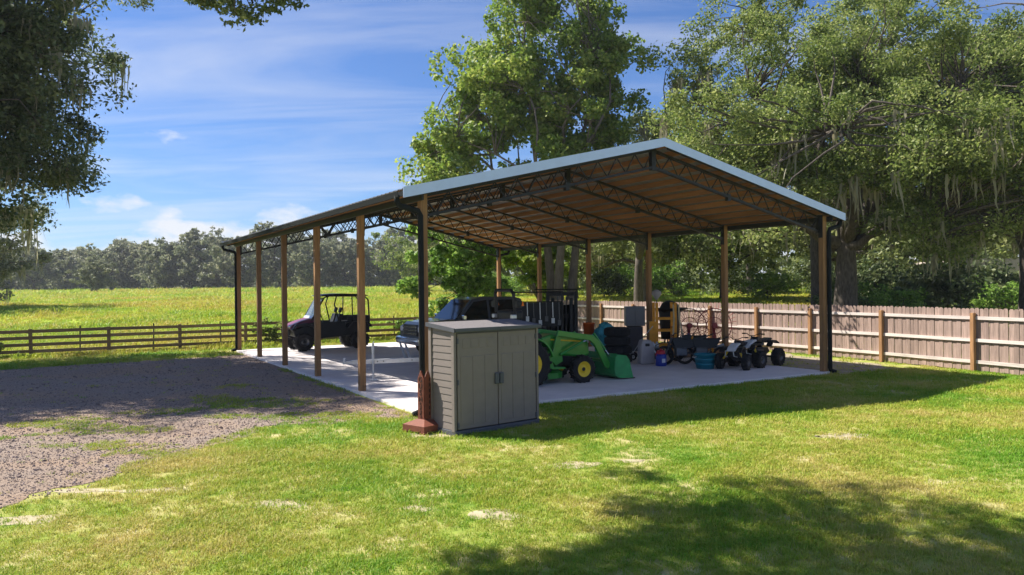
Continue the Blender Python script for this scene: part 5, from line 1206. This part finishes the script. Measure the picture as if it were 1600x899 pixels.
def lawn_points():
    rng = np.random.default_rng(77); XS = []; YS = []; SS = []
    for (y0, y1, dens, s0) in ((4.5, 8, 520, .9), (8, 12, 400, 1.0), (12, 17, 230, 1.15), (17, 24, 110, 1.5), (24, 40, 45, 1.9)):
        xl, xr = -.72 * y1 - 1, .72 * y1 + 1; n = int((y1 - y0) * (xr - xl) * dens); x = rng.uniform(xl, xr, n); y = rng.uniform(y0, y1, n)
        k = np.abs(x) < .72 * y + .6; XS.append(x[k]); YS.append(y[k]); SS.append(np.full(k.sum(), s0))
    x = np.concatenate(XS); y = np.concatenate(YS); s = np.concatenate(SS); u, v = to_uv(x, y)
    keep = ~((u > -.2) & (u < 12.25) & (v > -.16) & (v < 18.5))
    keep &= v < 20.95
    keep &= ~((x > -1.2) & (((x + .97) * .776 + (y - 12.93) * .63) > -.02) & (((x + .97) * .776 + (y - 12.93) * .63) < 1.88) & ((-(x + .97) * .63 + (y - 12.93) * .776) > 0) & ((-(x + .97) * .63 + (y - 12.93) * .776) < 1.1))
    jx = x + (vnoise(x, y, .8, 5) - .5) * .9; jy = y + (vnoise(x, y, .8, 6) - .5) * .9
    g = inside(GRAVEL, jx, jy) & inside(GRAVEL, x, y)
    # grass coming up through the millings in drifts near the lawn
    pn = vnoise(x * .5, y * 1.3, .9, 8) * .7 + vnoise(x, y, .25, 9) * .3
    patch = (pn > .49 + .25 * np.clip(((x + 5.6) / 3.4) ** 2 + ((y - 15.4) / 3.6) ** 2 - .6, 0, 2)) & (rng.random(len(x)) < .85)
    edge = inside(GRAVEL, x - .7 * (vnoise(x, y, .4, 12)), y + .9 * (vnoise(x, y, .4, 13)))
    patch |= (~edge) & (vnoise(x, y, .3, 14) > .45)
    stray = rng.random(len(x)) < .012
    keep &= (~g) | patch | stray
    for (cx_, cy_), rx, ry in SANDS: keep &= ~(rng.random(len(x)) < .9 * np.clip(1.5 - 1.25 * np.sqrt(((x - cx_) / rx) ** 2 + ((y - cy_) / ry) ** 2) + 1.2 * (vnoise(x, y, .12, 55) - .5), 0, 1))
    thin = vnoise(x, y, .5, 21) * .5 + vnoise(x, y, .17, 22) * .5
    keep &= rng.random(len(x)) < np.clip(.55 + 1.3 * (thin - .28), .2, 1)
    # trodden strip under the right eave
    keep &= ~((u > 12.2) & (u < 16.1) & (v > -.5) & (rng.random(len(x)) < .88))
    lush = .75 + .5 * vnoise(x, y, 1.6, 31)
    s = s * lush * rng.uniform(.75, 1.25, len(x)); s[g] *= .8
    x, y, s = x[keep], y[keep], s[keep]
    return np.stack([x, y, np.full(len(x), .004)], 1), s
pts, s = lawn_points()
TU = [tuft('grass_tuft', 16, .050, .075, .0036, 100 + k, 'grass', .9) for k in range(5)]
scatter('lawn_grass', pts, s, TU, 'short green and straw-coloured lawn grass around the barn', 'grass', 1)
def field_points():
    rng = np.random.default_rng(78); P = []; S = []
    for (y0, y1, dens, s0) in ((27, 45, 26, 1.0), (45, 75, 7, 1.5), (75, 130, 1.8, 2.3), (130, 205, .55, 3.4)):
        xl, xr = -.72 * y1, .55 * y1; n = int((y1 - y0) * (xr - xl) * dens); x = rng.uniform(xl, xr, n); y = rng.uniform(y0, y1, n); u, v = to_uv(x, y)
        k = (np.abs(x) < .72 * y) & ((v > 21.1) | ((u > 16.8) & (v > 0))) & (x < .40 * y + 6)
        k &= rng.random(n) < np.clip(.25 + 1.1 * vnoise(x, y, 5, 41), .1, 1)
        x, y = x[k], y[k]; P.append(np.stack([x, y, terrain(x, y)], 1)); S.append(s0 * rng.uniform(.6, 1.3, len(x)) * (.6 + .8 * vnoise(x, y, 3.5, 43)))
    return np.concatenate(P), np.concatenate(S)
pts, s = field_points()
WE = [tuft('weed_tuft', 40, .17, .32, .013, 140 + k, 'weed', .9) for k in range(4)]
scatter('pasture_weeds', pts, s, WE, 'tall yellow-green weeds and grass covering the pasture', 'weeds', 2)
def edge_points():
    # rank growth along the foot of the pasture fence
    rng = np.random.default_rng(79); n = 3400; u = rng.uniform(-16.5, 16.3, n); v = 20.75 + rng.normal(size=n) * .34 - .2; q = [UV(a, b) for a, b in zip(u, v)]
    x = np.array([p.x for p in q]); y = np.array([p.y for p in q]); k = v > 19.6
    k &= rng.random(n) < .25 + vnoise(x, y, 1.5, 3); return np.stack([x, y, 0 * x], 1)[k], (rng.uniform(.4, 1.3, n) * (.5 + .9 * vnoise(x, y, 2, 4)))[k]
pts, s = edge_points()
scatter('fence_weeds', pts, s, WE, 'weeds grown up along the foot of the board fence', 'weeds', 3)
def stone_points():
    rng = np.random.default_rng(80); P = []; S = []
    for (y0, y1, dens, s0) in ((7, 12, 520, .0085), (12, 18, 300, .010), (18, 30, 70, .014)):
        xl, xr = -.72 * y1, -1.5; n = int((y1 - y0) * (xr - xl) * dens); x = rng.uniform(xl, xr, n); y = rng.uniform(y0, y1, n)
        k = inside(GRAVEL, x + rng.normal(size=n) * .1, y + rng.normal(size=n) * .1) & (np.abs(x) < .72 * y); x, y = x[k], y[k]
        u, v = to_uv(x, y); k = ~((u > -.16) & (v > -.15)); x, y = x[k], y[k]
        P.append(np.stack([x, y, np.full(len(x), .01)], 1)); S.append(s0 * np.exp(rng.normal(size=len(x)) * .45))
    return np.concatenate(P), np.concatenate(S)
pts, s = stone_points()
scatter('gravel_stones', pts, s, [stone('milling', 200 + k) for k in range(4)], 'loose grey and purple-brown millings on the drive', 'gravel', 4, tilt=.6)
# vines on the pasture fence
for lab, u, sd in (('leafy vine over the top rail of the board fence left of the drive end', -8.9, 91), ('low vine growing on the board fence behind the utility vehicle', 1.6, 92), ('vine on the sunlit board fence left of the pickup', 8.0, 93)):
    p = UV(u, 20.75); t = tree('fence_vine', lab, (p.x, p.y, 0), sd, [(0, 0, .78, .75, .25, .38), (.3, 0, .4, .6, .3, .3)], (0, 0, .4), .02, 26, 60, .17, .10, 'oakleaf' if sd != 93 else 'maple', nprim=4, aspect=.7); t['category'] = 'vine'

# ------------------------------------------------------------------ air
def haze():
    mt = bpy.data.materials.new('haze_air'); mt.use_nodes = True; nt = mt.node_tree; nt.nodes.clear()
    out = nt.nodes.new('ShaderNodeOutputMaterial'); pv = nt.nodes.new('ShaderNodeVolumePrincipled')
    pv.inputs['Color'].default_value = (0.86, 0.91, 1.0, 1); pv.inputs['Density'].default_value = 0.00032; pv.inputs['Anisotropy'].default_value = 0.2
    nt.links.new(pv.outputs[0], out.inputs['Volume'])
    o = MB().box((0, 980, 12.5), (4100, 2100, 27)).build('haze', mt); kind(o, 'stuff', 'thin pale air haze over the pasture and trees', 'haze')
haze()
